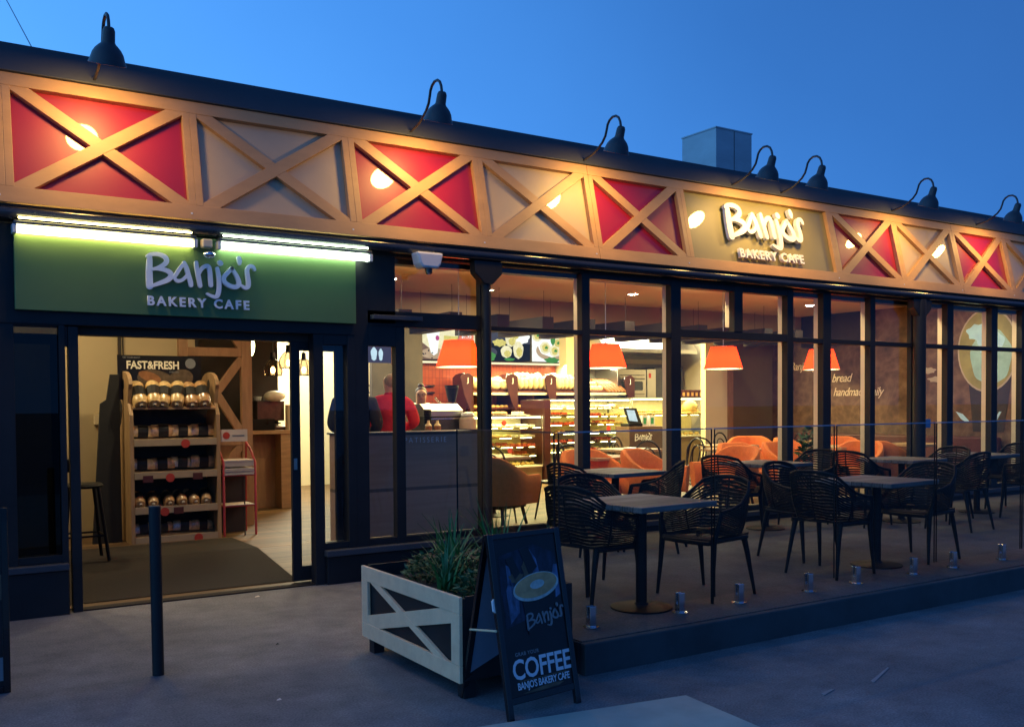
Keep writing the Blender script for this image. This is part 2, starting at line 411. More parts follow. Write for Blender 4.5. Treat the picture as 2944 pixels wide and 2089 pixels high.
def skin_mesh(name, verts, edges, rad, m, parent, sub=1, root=0):
    bm = bmesh.new(); lay = bm.verts.layers.skin.verify(); vs = [bm.verts.new(v) for v in verts]
    for a, b in edges: bm.edges.new((vs[a], vs[b]))
    for i, v in enumerate(vs):
        r = rad[i]; v[lay].radius = r if isinstance(r, tuple) else (r, r); v[lay].use_root = (i == root)
    me = bpy.data.meshes.new(name); bm.to_mesh(me); bm.free()
    ob = bpy.data.objects.new(name, me); COL.objects.link(ob)
    s = ob.modifiers.new('s', 'SKIN'); s.use_smooth_shade = True
    u = ob.modifiers.new('u', 'SUBSURF'); u.levels = sub + 1; u.render_levels = sub + 1
    dg = bpy.context.evaluated_depsgraph_get(); me2 = bpy.data.meshes.new_from_object(ob.evaluated_get(dg))
    bpy.data.objects.remove(ob)
    for p in me2.polygons: p.use_smooth = True
    me2.materials.clear(); me2.materials.append(M[m]); me2.name = name
    o = bpy.data.objects.new(name, me2); COL.objects.link(o)
    if parent: o.parent = parent
    return o

# logo strokes in a unit box (width 1): thick hand-lettered word
LOGO = [
 [(-.445,.135,.020),(-.448,.10,.026),(-.452,.02,.029),(-.452,-.06,.030),(-.450,-.125,.030)],
 [(-.47,.14,.012),(-.44,.158,.017),(-.37,.165,.020),(-.315,.145,.022),(-.300,.110,.022),(-.325,.075,.022),(-.38,.042,.018),(-.425,.028,.014)],
 [(-.43,.030,.012),(-.36,.035,.018),(-.29,.020,.022),(-.262,-.015,.024),(-.29,-.055,.024),(-.36,-.09,.020),(-.445,-.125,.014)],
 [(-.145,.10,.016),(-.18,.06,.017),(-.215,.005,.018),(-.235,-.035,.016),(-.21,-.062,.017),(-.165,-.05,.016),(-.125,-.01,.014)],
 [(-.148,.105,.018),(-.128,.06,.021),(-.112,0,.022),(-.095,-.06,.022),(-.090,-.095,.020)],
 [(-.040,.115,.018),(-.035,.06,.020),(-.022,-.01,.021),(-.008,-.095,.020)],
 [(-.022,.0,.014),(0,.05,.017),(.035,.085,.019),(.070,.085,.021),(.082,.04,.021),(.086,-.02,.021),(.090,-.085,.020)],
 [(.175,.130,.024),(.182,.122,.024)],
 [(.150,.075,.017),(.160,.02,.020),(.165,-.06,.021),(.160,-.14,.021),(.140,-.185,.019),(.10,-.185,.016),(.055,-.165,.012)],
 [(.285,.085,.018),(.250,.045,.019),(.212,0,.020),(.215,-.045,.021),(.265,-.08,.022),(.325,-.085,.022),(.350,-.05,.022),(.335,.005,.020),(.305,.055,.018),(.285,.085,.017)],
 [(.352,.185,.020),(.358,.155,.022),(.360,.130,.013)],
 [(.500,.085,.014),(.485,.112,.018),(.452,.115,.018),(.430,.08,.019),(.432,.03,.020),(.440,-.03,.021),(.435,-.075,.021),(.405,-.09,.018),(.365,-.065,.012)],
]
def smooth_path(pts, k=4):
    out = []
    n = len(pts)
    for i in range(n - 1):
        p0 = pts[max(i - 1, 0)]; p1 = pts[i]; p2 = pts[i + 1]; p3 = pts[min(i + 2, n - 1)]
        for j in range(k):
            t = j / k
            out.append(tuple(.5 * (2 * b + (c - a) * t + (2 * a - 5 * b + 4 * c - d) * t * t + (3 * b - a - 3 * c + d) * t ** 3) for a, b, c, d in zip(p0, p1, p2, p3)))
    out.append(tuple(pts[-1])); return out
def logo_mesh(mb, tf, W, depth, strokes=LOGO, fat=1.):
    for si, st in enumerate(strokes):
        sp = smooth_path(st); L_, R_ = [], []
        for i, (x, y, w) in enumerate(sp):
            a = sp[max(i - 1, 0)]; b = sp[min(i + 1, len(sp) - 1)]
            dx, dy = b[0] - a[0], b[1] - a[1]; l = math.hypot(dx, dy) or 1
            nx, ny = -dy / l, dx / l; w = w * fat
            L_.append(((x + nx * w) * W, (y + ny * w) * W)); R_.append(((x - nx * w) * W, (y - ny * w) * W))
        def cap(c, d, w):
            l = math.hypot(*d) or 1; d = (d[0] / l, d[1] / l); n_ = (-d[1], d[0]); r = []
            for k in range(1, 6):
                g = PI * k / 6
                r.append(((c[0] + n_[0] * w * math.cos(g) + d[0] * w * math.sin(g)) * W, (c[1] + n_[1] * w * math.cos(g) + d[1] * w * math.sin(g)) * W))
            return r
        e = sp[-1]; q = sp[-2]; s0 = sp[0]; s1 = sp[1]
        n = len(L_); d1 = depth + .0009 * si
        # strip quads
        vs = [tf(*p, 0) for p in L_] + [tf(*p, 0) for p in R_] + [tf(*p, d1) for p in L_] + [tf(*p, d1) for p in R_]
        fs = []
        for i in range(n - 1):
            fs += [(2 * n + i, 2 * n + i + 1, 3 * n + i + 1, 3 * n + i), (i, 3 * 0 + i + 1, 2 * n + i + 1, 2 * n + i), (n + i, n + i + 1, 3 * n + i + 1, 3 * n + i)]
        mb.add(vs, fs)
        mb.prism([L_[-1]] + cap(e[:2], (e[0] - q[0], e[1] - q[1]), e[2] * fat) + [R_[-1]], tf, 0, d1)
        mb.prism([R_[0]] + cap(s0[:2], (s0[0] - s1[0], s0[1] - s1[1]), s0[2] * fat) + [L_[0]], tf, 0, d1)

# ------------------------------------------------------------------ camera
CAMH = 1.58; FPX = 2767.
th = math.atan2(4290, FPX); roll = .007; pitch = -77. / FPX
F0 = Vector((math.cos(th), math.sin(th), 0)); R0 = Vector((math.sin(th), -math.cos(th), 0)); ZZ = Vector((0, 0, 1))
Fv = F0 * math.cos(pitch) + ZZ * math.sin(pitch); U0 = F0 * -math.sin(pitch) + ZZ * math.cos(pitch)
Rv = R0 * math.cos(roll) - U0 * math.sin(roll); Uv = U0 * math.cos(roll) + R0 * math.sin(roll)
cam = bpy.data.cameras.new('camera'); cam.sensor_width = 36; cam.lens = FPX / 2944 * 36; cam.shift_y = (1240 - 1044.5) / 2944
cam.clip_start = .05; cam.clip_end = 3000
co = bpy.data.objects.new('camera', cam); COL.objects.link(co)
co.matrix_world = Matrix(((Rv.x, Uv.x, -Fv.x, 0), (Rv.y, Uv.y, -Fv.y, 0), (Rv.z, Uv.z, -Fv.z, CAMH), (0, 0, 0, 1)))
scene.camera = co

# ------------------------------------------------------------------ sky and light
w = bpy.data.worlds.new('World'); scene.world = w; w.use_nodes = True
nt = w.node_tree; nt.nodes.clear(); L = nt.links.new
wo = N(nt, 'ShaderNodeOutputWorld'); bg = N(nt, 'ShaderNodeBackground'); L(bg.outputs[0], wo.inputs[0])
tc = N(nt, 'ShaderNodeTexCoord'); sp = N(nt, 'ShaderNodeSeparateXYZ'); L(tc.outputs['Generated'], sp.inputs[0])
sky = N(nt, 'ShaderNodeTexSky'); sky.sky_type = 'NISHITA'; sky.sun_disc = False
sky.sun_elevation = math.radians(-3.5); sky.sun_rotation = math.radians(-70)
# dusk tone: deep blue overhead, paler towards the after-glow side
dt = N(nt, 'ShaderNodeVectorMath', operation='DOT_PRODUCT'); L(tc.outputs['Generated'], dt.inputs[0])
dt.inputs[1].default_value = (-.60, .36, -.78)
rp = N(nt, 'ShaderNodeValToRGB'); e = rp.color_ramp.elements
e[0].position = .0; e[0].color = (.012, .060, .22, 1)
e[1].position = 1.; e[1].color = (.115, .43, .92, 1)
for pos, c in ((.25, (.022, .115, .37)), (.45, (.040, .190, .56)), (.68, (.072, .30, .78))):
    x = e.new(pos); x.color = (*c, 1)
ma = N(nt, 'ShaderNodeMath', operation='MULTIPLY_ADD'); ma.inputs[1].default_value = .78; ma.inputs[2].default_value = .62; L(dt.outputs['Value'], ma.inputs[0])
hz = N(nt, 'ShaderNodeTexNoise'); hz.inputs['Scale'].default_value = 2.2; hz.inputs['Detail'].default_value = 5; L(tc.outputs['Generated'], hz.inputs['Vector'])
ha = N(nt, 'ShaderNodeMath', operation='MULTIPLY_ADD'); ha.inputs[1].default_value = .16; L(hz.outputs[0], ha.inputs[0]); L(ma.outputs[0], ha.inputs[2])
hb_ = N(nt, 'ShaderNodeMath', operation='SUBTRACT'); hb_.inputs[1].default_value = .08; L(ha.outputs[0], hb_.inputs[0]); L(hb_.outputs[0], rp.inputs[0])
mxs = N(nt, 'ShaderNodeMix', data_type='RGBA', blend_type='ADD'); mxs.inputs[0].default_value = .10
L(rp.outputs[0], mxs.inputs[6]); L(sky.outputs[0], mxs.inputs[7]); L(mxs.outputs[2], bg.inputs[0]); bg.inputs[1].default_value = 1.55
sn = bpy.data.lights.new('sun', 'SUN'); sn.energy = .03; sn.angle = math.radians(30); sn.color = (.6, .75, 1.)
so = bpy.data.objects.new('sun', sn); COL.objects.link(so); so.rotation_euler = (math.radians(62), 0, math.radians(-70))

# ------------------------------------------------------------------ ground
FL = .185      # cafe floor
DK = .19       # terrace level
mb = MB(); mb.quad((-300, -300, 0), (600, -300, 0), (600, 500, 0), (-300, 500, 0)); mb.build('footpath', 'path_concrete', kind='structure', origin=(0, 0, 0))
mb = MB(); mb.prism([(3.567, 3.82), (-1.4, 4.60), (-1.4, -3.), (2.9, -3.)], lambda u, v, w_: Vector((u, v, w_)), .0, .014); mb.build('concrete_slab', 'concrete_pad', kind='structure', bevel=.006)
mb = MB(); mb.prism([(3.38, 4.50), (40, 4.50), (40, 8.02), (4.15, 8.02), (3.38, 6.2)], lambda u, v, w_: Vector((u, v, w_)), -.05, DK)
td = mb.build('terrace_floor', 'terrace_concrete', kind='structure')
mb = MB(); mb.box(3.36, 4.44, -.05, 40, 4.497, DK - .004); mb.box(3.36, 4.50, -.05, 3.377, 6.2, DK - .004)
mb.build('terrace_kerb', 'kerb_concrete', kind='structure', bevel=.008)
mb = MB(); mb.box(-3, 8.17, -.06, 3.6, 9.3, -.01); mb.box(3.6, 8.17, -.02, 14.6, 18, FL - .06); mb.box(-3, 9.36, -.02, 3.59, 18, FL - .06); mb.box(3.6, 8.32, FL - .058, 14.6, 18, FL); mb.box(-3, 9.35, FL - .058, 3.598, 18, FL)
mb.add([(-3, 8.16, .012), (3.598, 8.16, .012), (3.598, 9.348, FL - .001), (-3, 9.348, FL - .001)], [(0, 1, 2, 3)])
mb.build('floor', 'floor_timber', kind='structure', origin=(0, 0, 0))

# ------------------------------------------------------------------ the cafe building
B = thing('cafe_building', 'long single storey cafe with dark framed glazing under a crossed timber fascia', 'building', (7, 9, 0))
def part(mb, name, m=None, parent=None, **k): return mb.build(name, m, parent or B, **k)
# outer shell
mb = MB()
mb.box(-3.2, 18, 0, 14.9, 18.2, 4.2); mb.box(-3.2, 8.2, 0, -3.0, 18, 4.2)
mb.box(14.62, 8.32, 0, 14.9, 18, 4.2)
part(mb, 'wall', 'wall_back')
mb = MB(); mb.box(-3.2, 8.27, 4.14, 22, 18.2, 4.24); part(mb, 'roof', 'roof_metal')
mb = MB(); mb.box(-3.0, 8.16, 3.2, 14.6, 12.4, 3.26); mb.box(-3.0, 12.46, 3.42, 14.6, 18, 3.48); part(mb, 'ceiling', 'ceiling_paint')
mb = MB(); mb.box(-3.0, 12.40, 2.70, 14.6, 12.46, 3.47); part(mb, 'bulkhead', 'bulkhead_paint')
# dark stepped baffles behind the bulkhead
for i in range(13):
    mb = MB(); x = 4.01 + i * .748
    mb.box(x, 11.2, 2.60, x + .19, 12.39, 2.82); mb.box(x + .09, 11.3, 2.82, x + .094, 11.304, 3.2); mb.box(x + .09, 12.2, 2.82, x + .094, 12.204, 3.2)
    part(mb, 'ceiling_baffle', 'baffle_paint')
# interior walls
mb = MB(); mb.box(-3, 11.2, .1, 2.93, 11.3, 3.2); part(mb, 'inner_wall', 'cream_wall')
mb = MB(); mb.box(2.10, 11.17, .2, 2.13, 11.199, 3.0); mb.box(2.15, 11.185, .2, 2.158, 11.199, 3.0); part(mb, 'wall_joint', 'dark_wall')
mb = MB(); mb.box(2.93, 13.45, .1, 4.68, 13.55, 3.4); mb.box(2.931, 11.3, .1, 2.99, 13.45, 3.2); part(mb, 'inner_wall', 'dark_wall')
mb = MB(); mb.box(4.69, 16.2, .1, 7.95, 16.3, 3.4); part(mb, 'inner_wall', 'bright_wall')
mb = MB(); mb.box(5.75, 13.45, .1, 6.1, 13.55, 3.4); part(mb, 'inner_wall', 'dark_wall')
mb = MB(); mb.box(6.95, 15.2, .1, 7.93, 15.3, 3.4); part(mb, 'inner_wall', 'dark_wall')
mb = MB(); mb.box(7.94, 16.05, .1, 11.42, 16.15, 3.4); part(mb, 'tiled_wall', 'red_tiles')
mb = MB(); mb.box(9.5, 16.03, 1.2, 11.40, 16.048, 2.13); part(mb, 'tiled_wall', 'orange_tiles')
mb = MB(); mb.box(11.42, 16.3, .1, 14.6, 16.4, 3.4); part(mb, 'inner_wall', 'tile_grey')
mb = MB(); mb.box(11.44, 15.7, .1, 11.78, 16.29, 3.0); part(mb, 'tiled_pier', 'bright_wall')
mb = MB(); mb.box(12.64, 13.0, .1, 13.20, 13.12, 3.4); part(mb, 'pier', 'bright_wall')
mb = MB(); mb.box(13.21, 13.14, .1, 14.60, 13.22, 3.4); part(mb, 'inner_wall', 'olive_wall')
mb = MB(); mb.box(13.2, 13.0, .1, 13.36, 13.139, 3.4); part(mb, 'pier', 'screen_timber')
mb = MB(); mb.box(14.57, 8.3, .1, 14.60, 13.13, 3.2); mur = part(mb, 'mural', 'mural_print')
mb = MB(); mb.box(14.52, 11.05, 2.62, 14.568, 12.38, 3.198); part(mb, 'upper_wall_shade', 'dark_wall')  # dark sheet in place of the shadow on the upper wall
# mural details: cup with coffee, saucer light, script
def mtf(y, z, x): return Vector((14.565 - x, y, z))
def disc(cy, cz, ry, rz, n=36, a0=0, wob=0.):
    return [(cy + ry * math.cos(2 * PI * i / n + a0) * (1 + wob * math.sin(5 * 2 * PI * i / n)), cz + rz * math.sin(2 * PI * i / n + a0) * (1 + wob * math.sin(7 * 2 * PI * i / n))) for i in range(n)]
mb = MB()
mb.use('mural_cup').prism([(9.05, 2.1), (8.95, 1.1), (8.45, 1.1), (8.30, 2.1)], mtf, 0, .002)
mb.use('mural_white').prism(disc(8.72, 2.39, .50, .665), mtf, .0025, .004)
mb.use('mural_crema').prism(disc(8.72, 2.39, .475, .635), mtf, .0045, .006)
mb.use('mural_milk').prism(disc(8.66, 2.28, .34, .44, wob=.04), mtf, .0065, .008)
mb.use('mural_foam').prism(disc(8.86, 2.68, .20, .13, wob=.12), mtf, .0085, .010)
mb.use('mural_foam').prism(disc(8.66, 2.50, .22, .20, wob=.08), mtf, .0085, .0098)
mb.use('mural_foam').prism([(9.25, 1.42), (9.13, 1.38), (9.02, 1.27), (9.06, 1.24), (9.16, 1.30)], mtf, 0, .002)
mb.use('mural_foam').prism([(8.52, 1.42), (8.48, 1.42), (8.60, 1.20), (8.64, 1.20)], mtf, .0025, .004)
for cy, cz, ry, rz in ((9.55, 1.95, .20, .05), (9.45, 1.80, .12, .10), (9.75, 2.1, .14, .05)):
    mb.use('mural_white').prism(disc(cy, cz, ry, rz, wob=.15), mtf, 0, .002)
part(mb, 'mural_print', None, mur)
ttf = lambda y0, z0: (lambda u, v, w_: Vector((14.562 - w_, y0 - u, z0 + v)))
for body, y0, z0, sz, xs in (("Banjo's passion", 12.70, 2.20, .215, .92), ("fresh bread", 12.12, 1.955, .215, .92), ("handmade daily", 11.68, 1.70, .215, .86)):
    text_mesh(body, sz, 'mural_script', mur, (lambda yy, zz: (lambda u, v, w_: Vector((14.566 - w_, yy - u, zz + v))))(y0, z0), .002, .001, 'lettering', 'LEFT', .92, .35, xs)

# fascia ------------------------------------------------------------
TL = .235
nrm = Vector((0, -1, TL)).normalized(); upd = Vector((0, TL, 1)).normalized()
FV = 1.037
def ftf(u, v, w_): return Vector((u, 7.90, 3.08)) + upd * v + nrm * w_
BAYS = [-.63, .737, 2.104, 3.497, 4.849, 6.202, 7.493, 10.02, 11.33, 12.64, 13.94, 15.25, 16.56]
COLS = ['cream_panel', 'red_panel', 'cream_panel', 'red_panel', 'cream_panel', 'red_panel', 'olive_panel', 'red_panel', 'cream_panel', 'red_panel', 'cream_panel', 'red_panel']
fas = thing('fascia', 'x', 'x', (7, 7.9, 3.08)); del fas['label']; del fas['category']; fas.parent = B; fas.location = Vector((7, 7.9, 3.08)) - B.location
mb = MB(); mb.box(-.7, -.01, -.17, 16.6, FV + .0, -.062, tf=lambda p: ftf(p.x, p.y, p.z)); part(mb, 'backing', 'roof_metal', fas)
RH, BH, VW, DW, TH = .105, .125, .058, .098, .052
for i in range(len(BAYS) - 1):
    a, b = BAYS[i], BAYS[i + 1]
    mb = MB(); mb.box(a + .001, .01, -.06, b - .001, FV - .01, -TH, tf=lambda p: ftf(p.x, p.y, p.z))
    pn = part(mb, 'panel', COLS[i], fas)
    mb = MB(); mb.box(a + .0015 if i in (5,) else a - .0, BH, -TH + .001, a + VW, FV - RH, 0, tf=lambda p: ftf(p.x, p.y, p.z))
    part(mb, 'upright', 'tan_timber', fas, bevel=.003)
    mb = MB(); mb.box(b - VW, BH, -TH + .001, b - (.0015 if i == 4 else 0.0005), FV - RH, 0, tf=lambda p: ftf(p.x, p.y, p.z)); part(mb, 'upright', 'tan_timber', fas, bevel=.003)
    if i == 6: continue
    x0, x1, z0, z1 = a + VW * .55, b - VW * .55, BH * .62, FV - RH * .55
    for k, (p, q) in enumerate((((x0, z1), (x1, z0)), ((x0, z0), (x1, z1)))):
        d = Vector((q[0] - p[0], q[1] - p[1])).normalized(); n_ = Vector((-d.y, d.x)) * DW / 2
        # clip the brace to the frame opening with half planes so it butts the rails
        poly = [Vector(p) + n_ - d * .05, Vector(p) - n_ - d * .05, Vector(q) - n_ + d * .05, Vector(q) + n_ + d * .05]
        def clip(poly, f):
            out = []
            for j in range(len(poly)):
                A_, B_ = poly[j - 1], poly[j]; fa, fb = f(A_), f(B_)
                if (fa >= 0) != (fb >= 0): out.append(A_ + (B_ - A_) * (fa / (fa - fb)))
                if fb >= 0: out.append(B_)
            return out
        for f_ in (lambda v: v.x - a - VW * .9, lambda v: b - VW * .9 - v.x, lambda v: v.y - BH * .97, lambda v: FV - RH * .97 - v.y): poly = clip(poly, f_)
        mb = MB(); mb.prism([tuple(v) for v in poly], ftf, -TH + .002, -.004 if k == 0 else -.0015)
        part(mb, 'brace', 'tan_timber', fas, bevel=.002)
for a, b in ((-.7, 6.2), (6.204, 12.64), (12.644, 16.6)):
    mb = MB(); mb.box(a, 0, -TH, b, BH, .001, tf=lambda p: ftf(p.x, p.y, p.z)); part(mb, 'bottom_rail', 'tan_timber', fas, bevel=.003)
    mb = MB(); mb.box(a, FV - RH, -TH, b, FV, .001, tf=lambda p: ftf(p.x, p.y, p.z)); part(mb, 'top_rail', 'tan_timber', fas, bevel=.003)
mb = MB()
for x in BAYS[1:-1]:
    mb.box(x - .05, .045, .0012, x - .035, .058, .004, tf=lambda p: ftf(p.x, p.y, p.z))
part(mb, 'screw_heads', 'white_plastic', fas)
mb = MB(); mb.box(-3.2, FV + .004, -.30, 22, FV + .235, .022, tf=lambda p: ftf(p.x, p.y, p.z)); mb.box(16.61, 0, -.12, 22, FV, 0, tf=lambda p: ftf(p.x, p.y, p.z)); mb.box(-3.2, 0, -.12, -.71, FV, 0, tf=lambda p: ftf(p.x, p.y, p.z))
part(mb, 'roof_capping', 'roof_metal', bevel=.006)
# eaves: round glossy gutter, soffit, head beam
mb = MB(); mb.tube([(-3.2, 7.955, 3.015), (22, 7.955, 3.015)], .052, 16); part(mb, 'gutter', 'gutter_metal', smooth=True)
mb = MB(); mb.box(-3.2, 7.93, 3.04, 22, 8.3, 3.075); mb.box(-3.2, 8.03, 2.945, 22, 8.16, 3.035); mb.box(-3.2, 8.162, 2.90, 22, 8.3, 3.035); part(mb, 'head_beam', 'navy_metal', bevel=.004)
mb = MB(); mb.box(-3.2, 8.3, 3.0, 14.6, 8.34, 3.2); part(mb, 'lintel', 'ceiling_paint')

# glazing --------------------------------------------------------------
FY0, FY1, FY2 = 8.04, 8.13, 8.20
def mullion(x0, x1, z0=.25, z1=2.945, cream=True):
    mb = MB(); mb.box(x0, FY0, z0, x1, FY1, z1); m = part(mb, 'mullion', 'navy_metal', bevel=.003)
    if cream:
        mb = MB(); mb.box(x0 + .008, FY1 + .001, z0 + .06, x1 - .008, FY2, z1 - .05); part(mb, 'inner_face', 'cream_frame', m)
for x0, x1 in ((3.51, 3.643), (6.065, 6.165), (7.30, 7.446), (9.184, 9.29), (9.841, 9.987), (10.765, 10.865), (12.455, 12.595), (13.541, 13.694), (14.34, 14.6)): mullion(x0, x1)
mullion(8.282, 8.42, 2.412, 2.945)
# round columns with flared heads
for x, r, fl in ((4.864, .046, .15), (11.727, .085, .19)):
    c = thing('c', 'x', 'x'); del c['label']; del c['category']; c.name = 'column'; c.parent = B; c.location = Vector((x, 7.97, DK)) - B.location
    mb = MB(); mb.cyl((x, 7.985, DK), (x, 7.985, 2.96), r, n=20); part(mb, 'shaft', 'navy_metal', c, smooth=True)
    mb = MB(); mb.prism([(x - r, 2.74), (x + r, 2.74), (x + fl, 2.84), (x + fl + .01, 2.96), (x - fl - .01, 2.96), (x - fl, 2.84)], lambda u, v, w_: Vector((u, 7.93 + w_, v)), 0, .105); part(mb, 'bracket', 'navy_metal', c, bevel=.01)
mb = MB(); mb.box(4.835, FY0 + .01, .25, 4.893, FY1, 2.945); part(mb, 'mullion', 'navy_metal', bevel=.003)
mb = MB(); mb.box(11.66, FY0 + .02, .25, 11.80, FY1, 2.945); part(mb, 'mullion', 'navy_metal', bevel=.003)
def window(x0, x1, zt0, zt1, zh, upper=True, lower=True, tint='window_glass', zb=.31):
    wn = thing('window', 'x', 'x'); del wn['label']; del wn['category']; wn.parent = B; wn.location = Vector(((x0 + x1) / 2, 8.1, zb)) - B.location
    mb = MB(); mb.box(x0, FY0 + .004, zt0, x1, FY1 - .002, zt1); part(mb, 'transom', 'navy_metal', wn, bevel=.002)
    if lower:
        mb = MB(); mb.box(x0, FY0 + .006, zb + .0, x1, FY1 - .004, zb + .055); part(mb, 'bottom_rail', 'navy_metal', wn, bevel=.002)
        mb = MB(); mb.box(x0 + .001, FY1, zb + .02, x1 - .001, FY2 - .01, zb + .05); part(mb, 'inner_sill', 'cream_frame', wn)
        mb = MB(); mb.box(x0 + .001, FY1, zt0 + .01, x1 - .001, FY1 + .03, zt1 - .01); part(mb, 'inner_transom', 'cream_frame', wn)
    if zh < 2.944:
        mb = MB(); mb.box(x0, FY0 + .004, zh, x1, FY1 - .002, 2.944); part(mb, 'head_rail', 'navy_metal', wn, bevel=.002)
    if lower:
        mb = MB(); mb.quad((x0, 8.09, zb + .05), (x1, 8.09, zb + .05), (x1, 8.09, zt0), (x0, 8.09, zt0)); part(mb, 'pane', tint, wn)
    if upper:
        mb = MB(); mb.quad((x0, 8.09, zt1), (x1, 8.09, zt1), (x1, 8.09, zh), (x0, 8.09, zh)); part(mb, 'pane', tint, wn)
    return wn
window(4.013, 4.835, 2.305, 2.445, 2.94); 
window(4.893, 6.065, 2.303, 2.350, 2.94); window(6.165, 7.30, 2.310, 2.366, 2.892); window(7.446, 9.184, 2.320, 2.411, 2.880)
for x0, x1 in ((9.29, 9.841), (9.987, 10.765), (10.865, 11.66), (11.80, 12.455), (12.595, 13.541), (13.694, 14.34)): window(x0, x1, 2.320, 2.378, 2.944)
window(3.643, 4.013, 2.3062, 2.445, 2.94, lower=False, upper=True)
mb = MB(); mb.box(3.66, 7.96, 2.36, 4.16, 8.035, 2.40); part(mb, 'door_track_cover', 'roof_metal', bevel=.004)
# fixed light beside entrance and sliding leaf
mb = MB(); mb.box(3.92, FY0 + .002, .25, 4.012, FY1 - .001, 2.304); part(mb, 'mullion', 'navy_metal', bevel=.003)
wn = window(3.643, 3.92, 2.122, 2.305, 2.33, upper=False)
wn = window(3.214, 3.51, 2.122, 2.305, 2.31, upper=False)
mb = MB(); mb.box(3.44, FY0 - .004, .0, 3.512, FY1 + .06, 2.305); part(mb, 'door_jamb', 'navy_metal', bevel=.003)
mb = MB(); mb.box(3.122, FY0 - .002, .0, 3.212, FY1 + .03, 2.305); part(mb, 'door_jamb', 'navy_metal', bevel=.003)
def door_leaf(x0, x1, y, st=.055, glass_m='window_glass', z0=.035, z1=2.15):
    d = thing('door', 'x', 'x'); del d['label']; del d['category']; d.name = 'sliding_door'; d.parent = B; d.location = Vector(((x0 + x1) / 2, y, z0)) - B.location
    for q in ((x0, z0, x0 + st, z1), (x1 - st, z0, x1, z1)):
        mb = MB(); mb.box(q[0], y, q[1], q[2], y + .045, q[3]); part(mb, 'stile', 'navy_metal', d, bevel=.003)
    for q in ((z0, z0 + .13), (z1 - .08, z1)):
        mb = MB(); mb.box(x0 + st, y + .001, q[0], x1 - st, y + .044, q[1]); part(mb, 'rail', 'navy_metal', d, bevel=.002)
    mb = MB(); mb.quad((x0 + st, y + .022, z0 + .13), (x1 - st, y + .022, z0 + .13), (x1 - st, y + .022, z1 - .08), (x0 + st, y + .022, z1 - .08)); part(mb, 'pane', glass_m, d)
    mb = MB(); mb.box(x0 + .012, y - .012, 1.02, x0 + .042, y - .001, 1.12); part(mb, 'handle', 'steel', d)
    return d
door_leaf(2.965, 3.46, 8.175, st=.08, z0=.03)
door_leaf(.66, 1.118, 8.175, st=.075, glass_m='dark_glass')
# left side light, plinth walls
mb = MB(); mb.box(.60, FY0, .30, .78, FY1, 2.305); mb.box(1.085, FY0, .0, 1.128, FY1, 2.305); mb.box(1.152, FY0 + .01, 0, 1.223, FY1, 2.205); mb.box(1.129, FY0 + .02, 2.05, 1.151, FY1, 2.205); part(mb, 'mullion', 'navy_metal', bevel=.003)
wl = window(.78, 1.085, 2.20, 2.305, 2.31, upper=False, tint='dark_glass', zb=.40)
mb = MB(); mb.box(-3.2, 8.0, -.12, 1.12, 8.16, .34); mb.box(-3.2, 8.03, .34, .60, 8.16, 2.93); part(mb, 'front_wall', 'navy_metal', bevel=.006)
mb = MB(); mb.box(.70, 7.965, .345, 1.12, 8.10, .395); part(mb, 'window_ledge', 'roof_metal', bevel=.006)
mb = MB(); mb.box(3.215, 8.0, -.06, 14.62, 8.16, .245); part(mb, 'plinth_wall', 'navy_metal', bevel=.006)
mb = MB(); mb.box(3.20, 7.965, .25, 14.6, 8.15, .305); part(mb, 'window_ledge', 'roof_metal', bevel=.006)
mb = MB(); mb.box(1.16, 8.06, 0.0, 3.215, 8.20, .012); part(mb, 'threshold', 'doormat', bevel=.004)
mb = MB(); mb.box(.6, 8.03, 2.212, 3.51, 8.16, 2.944); part(mb, 'door_header', 'navy_metal', bevel=.004)
mb = MB(); mb.box(1.13, 8.165, 2.15, 3.5, 8.32, 2.205); mb.box(-3, 8.165, 2.206, 3.5, 8.3, 2.9); part(mb, 'door_header', 'dark_wall')
mb = MB(); mb.box(14.62, 8.02, -.1, 22, 8.3, 2.94); part(mb, 'front_wall', 'navy_metal')

# ------------------------------------------------------------------ shop signs
S = thing('shop_sign', 'green board with pale raised lettering over the entrance', 'sign', (2.15, 8.0, 2.31))
mb = MB(); mb.box(.787, 7.985, 2.31, 3.505, 8.022, 2.955); mb.build('board', 'green_board', S, bevel=.004)
stf = lambda cx, cz, y0: (lambda u, v, w_: Vector((cx + u, y0 - w_, cz + v)))
mb = MB(); logo_mesh(mb, stf(2.137, 2.645, 7.975), .885, .022, fat=.95); mb.build('logo_lettering', 'sign_letter', S)
text_mesh('BAKERY CAFE', .102, 'sign_letter', S, stf(2.125, 2.388, 7.975), .02, .0030, 'lettering', spacing=1.36)
S2 = thing('fascia_sign', 'olive board with floodlit white lettering set into the timber fascia', 'sign', (8.77, 7.98, 3.4))
def f2(cx, cv, w0): return lambda u, v, w_: ftf(cx + u, cv + v, w0 + w_)
mb = MB(); logo_mesh(mb, f2(8.79, .60, -.03), 1.34, .042, fat=1.12); mb.build('logo_lettering', 'white_letter', S2)
text_mesh('BAKERY CAFE', .150, 'white_letter', S2, f2(8.82, .19, -.03), .04, .005, 'lettering', spacing=1.22)
mb = MB()
for x in (8.3, 8.6, 8.9, 9.2): mb.box(x, .24, -.05, x + .02, .26, -.031, tf=lambda p: ftf(p.x, p.y, p.z)); mb.box(x, .55, -.05, x + .02, .57, -.031, tf=lambda p: ftf(p.x, p.y, p.z))
mb.build('standoff', 'dark_steel', S2)

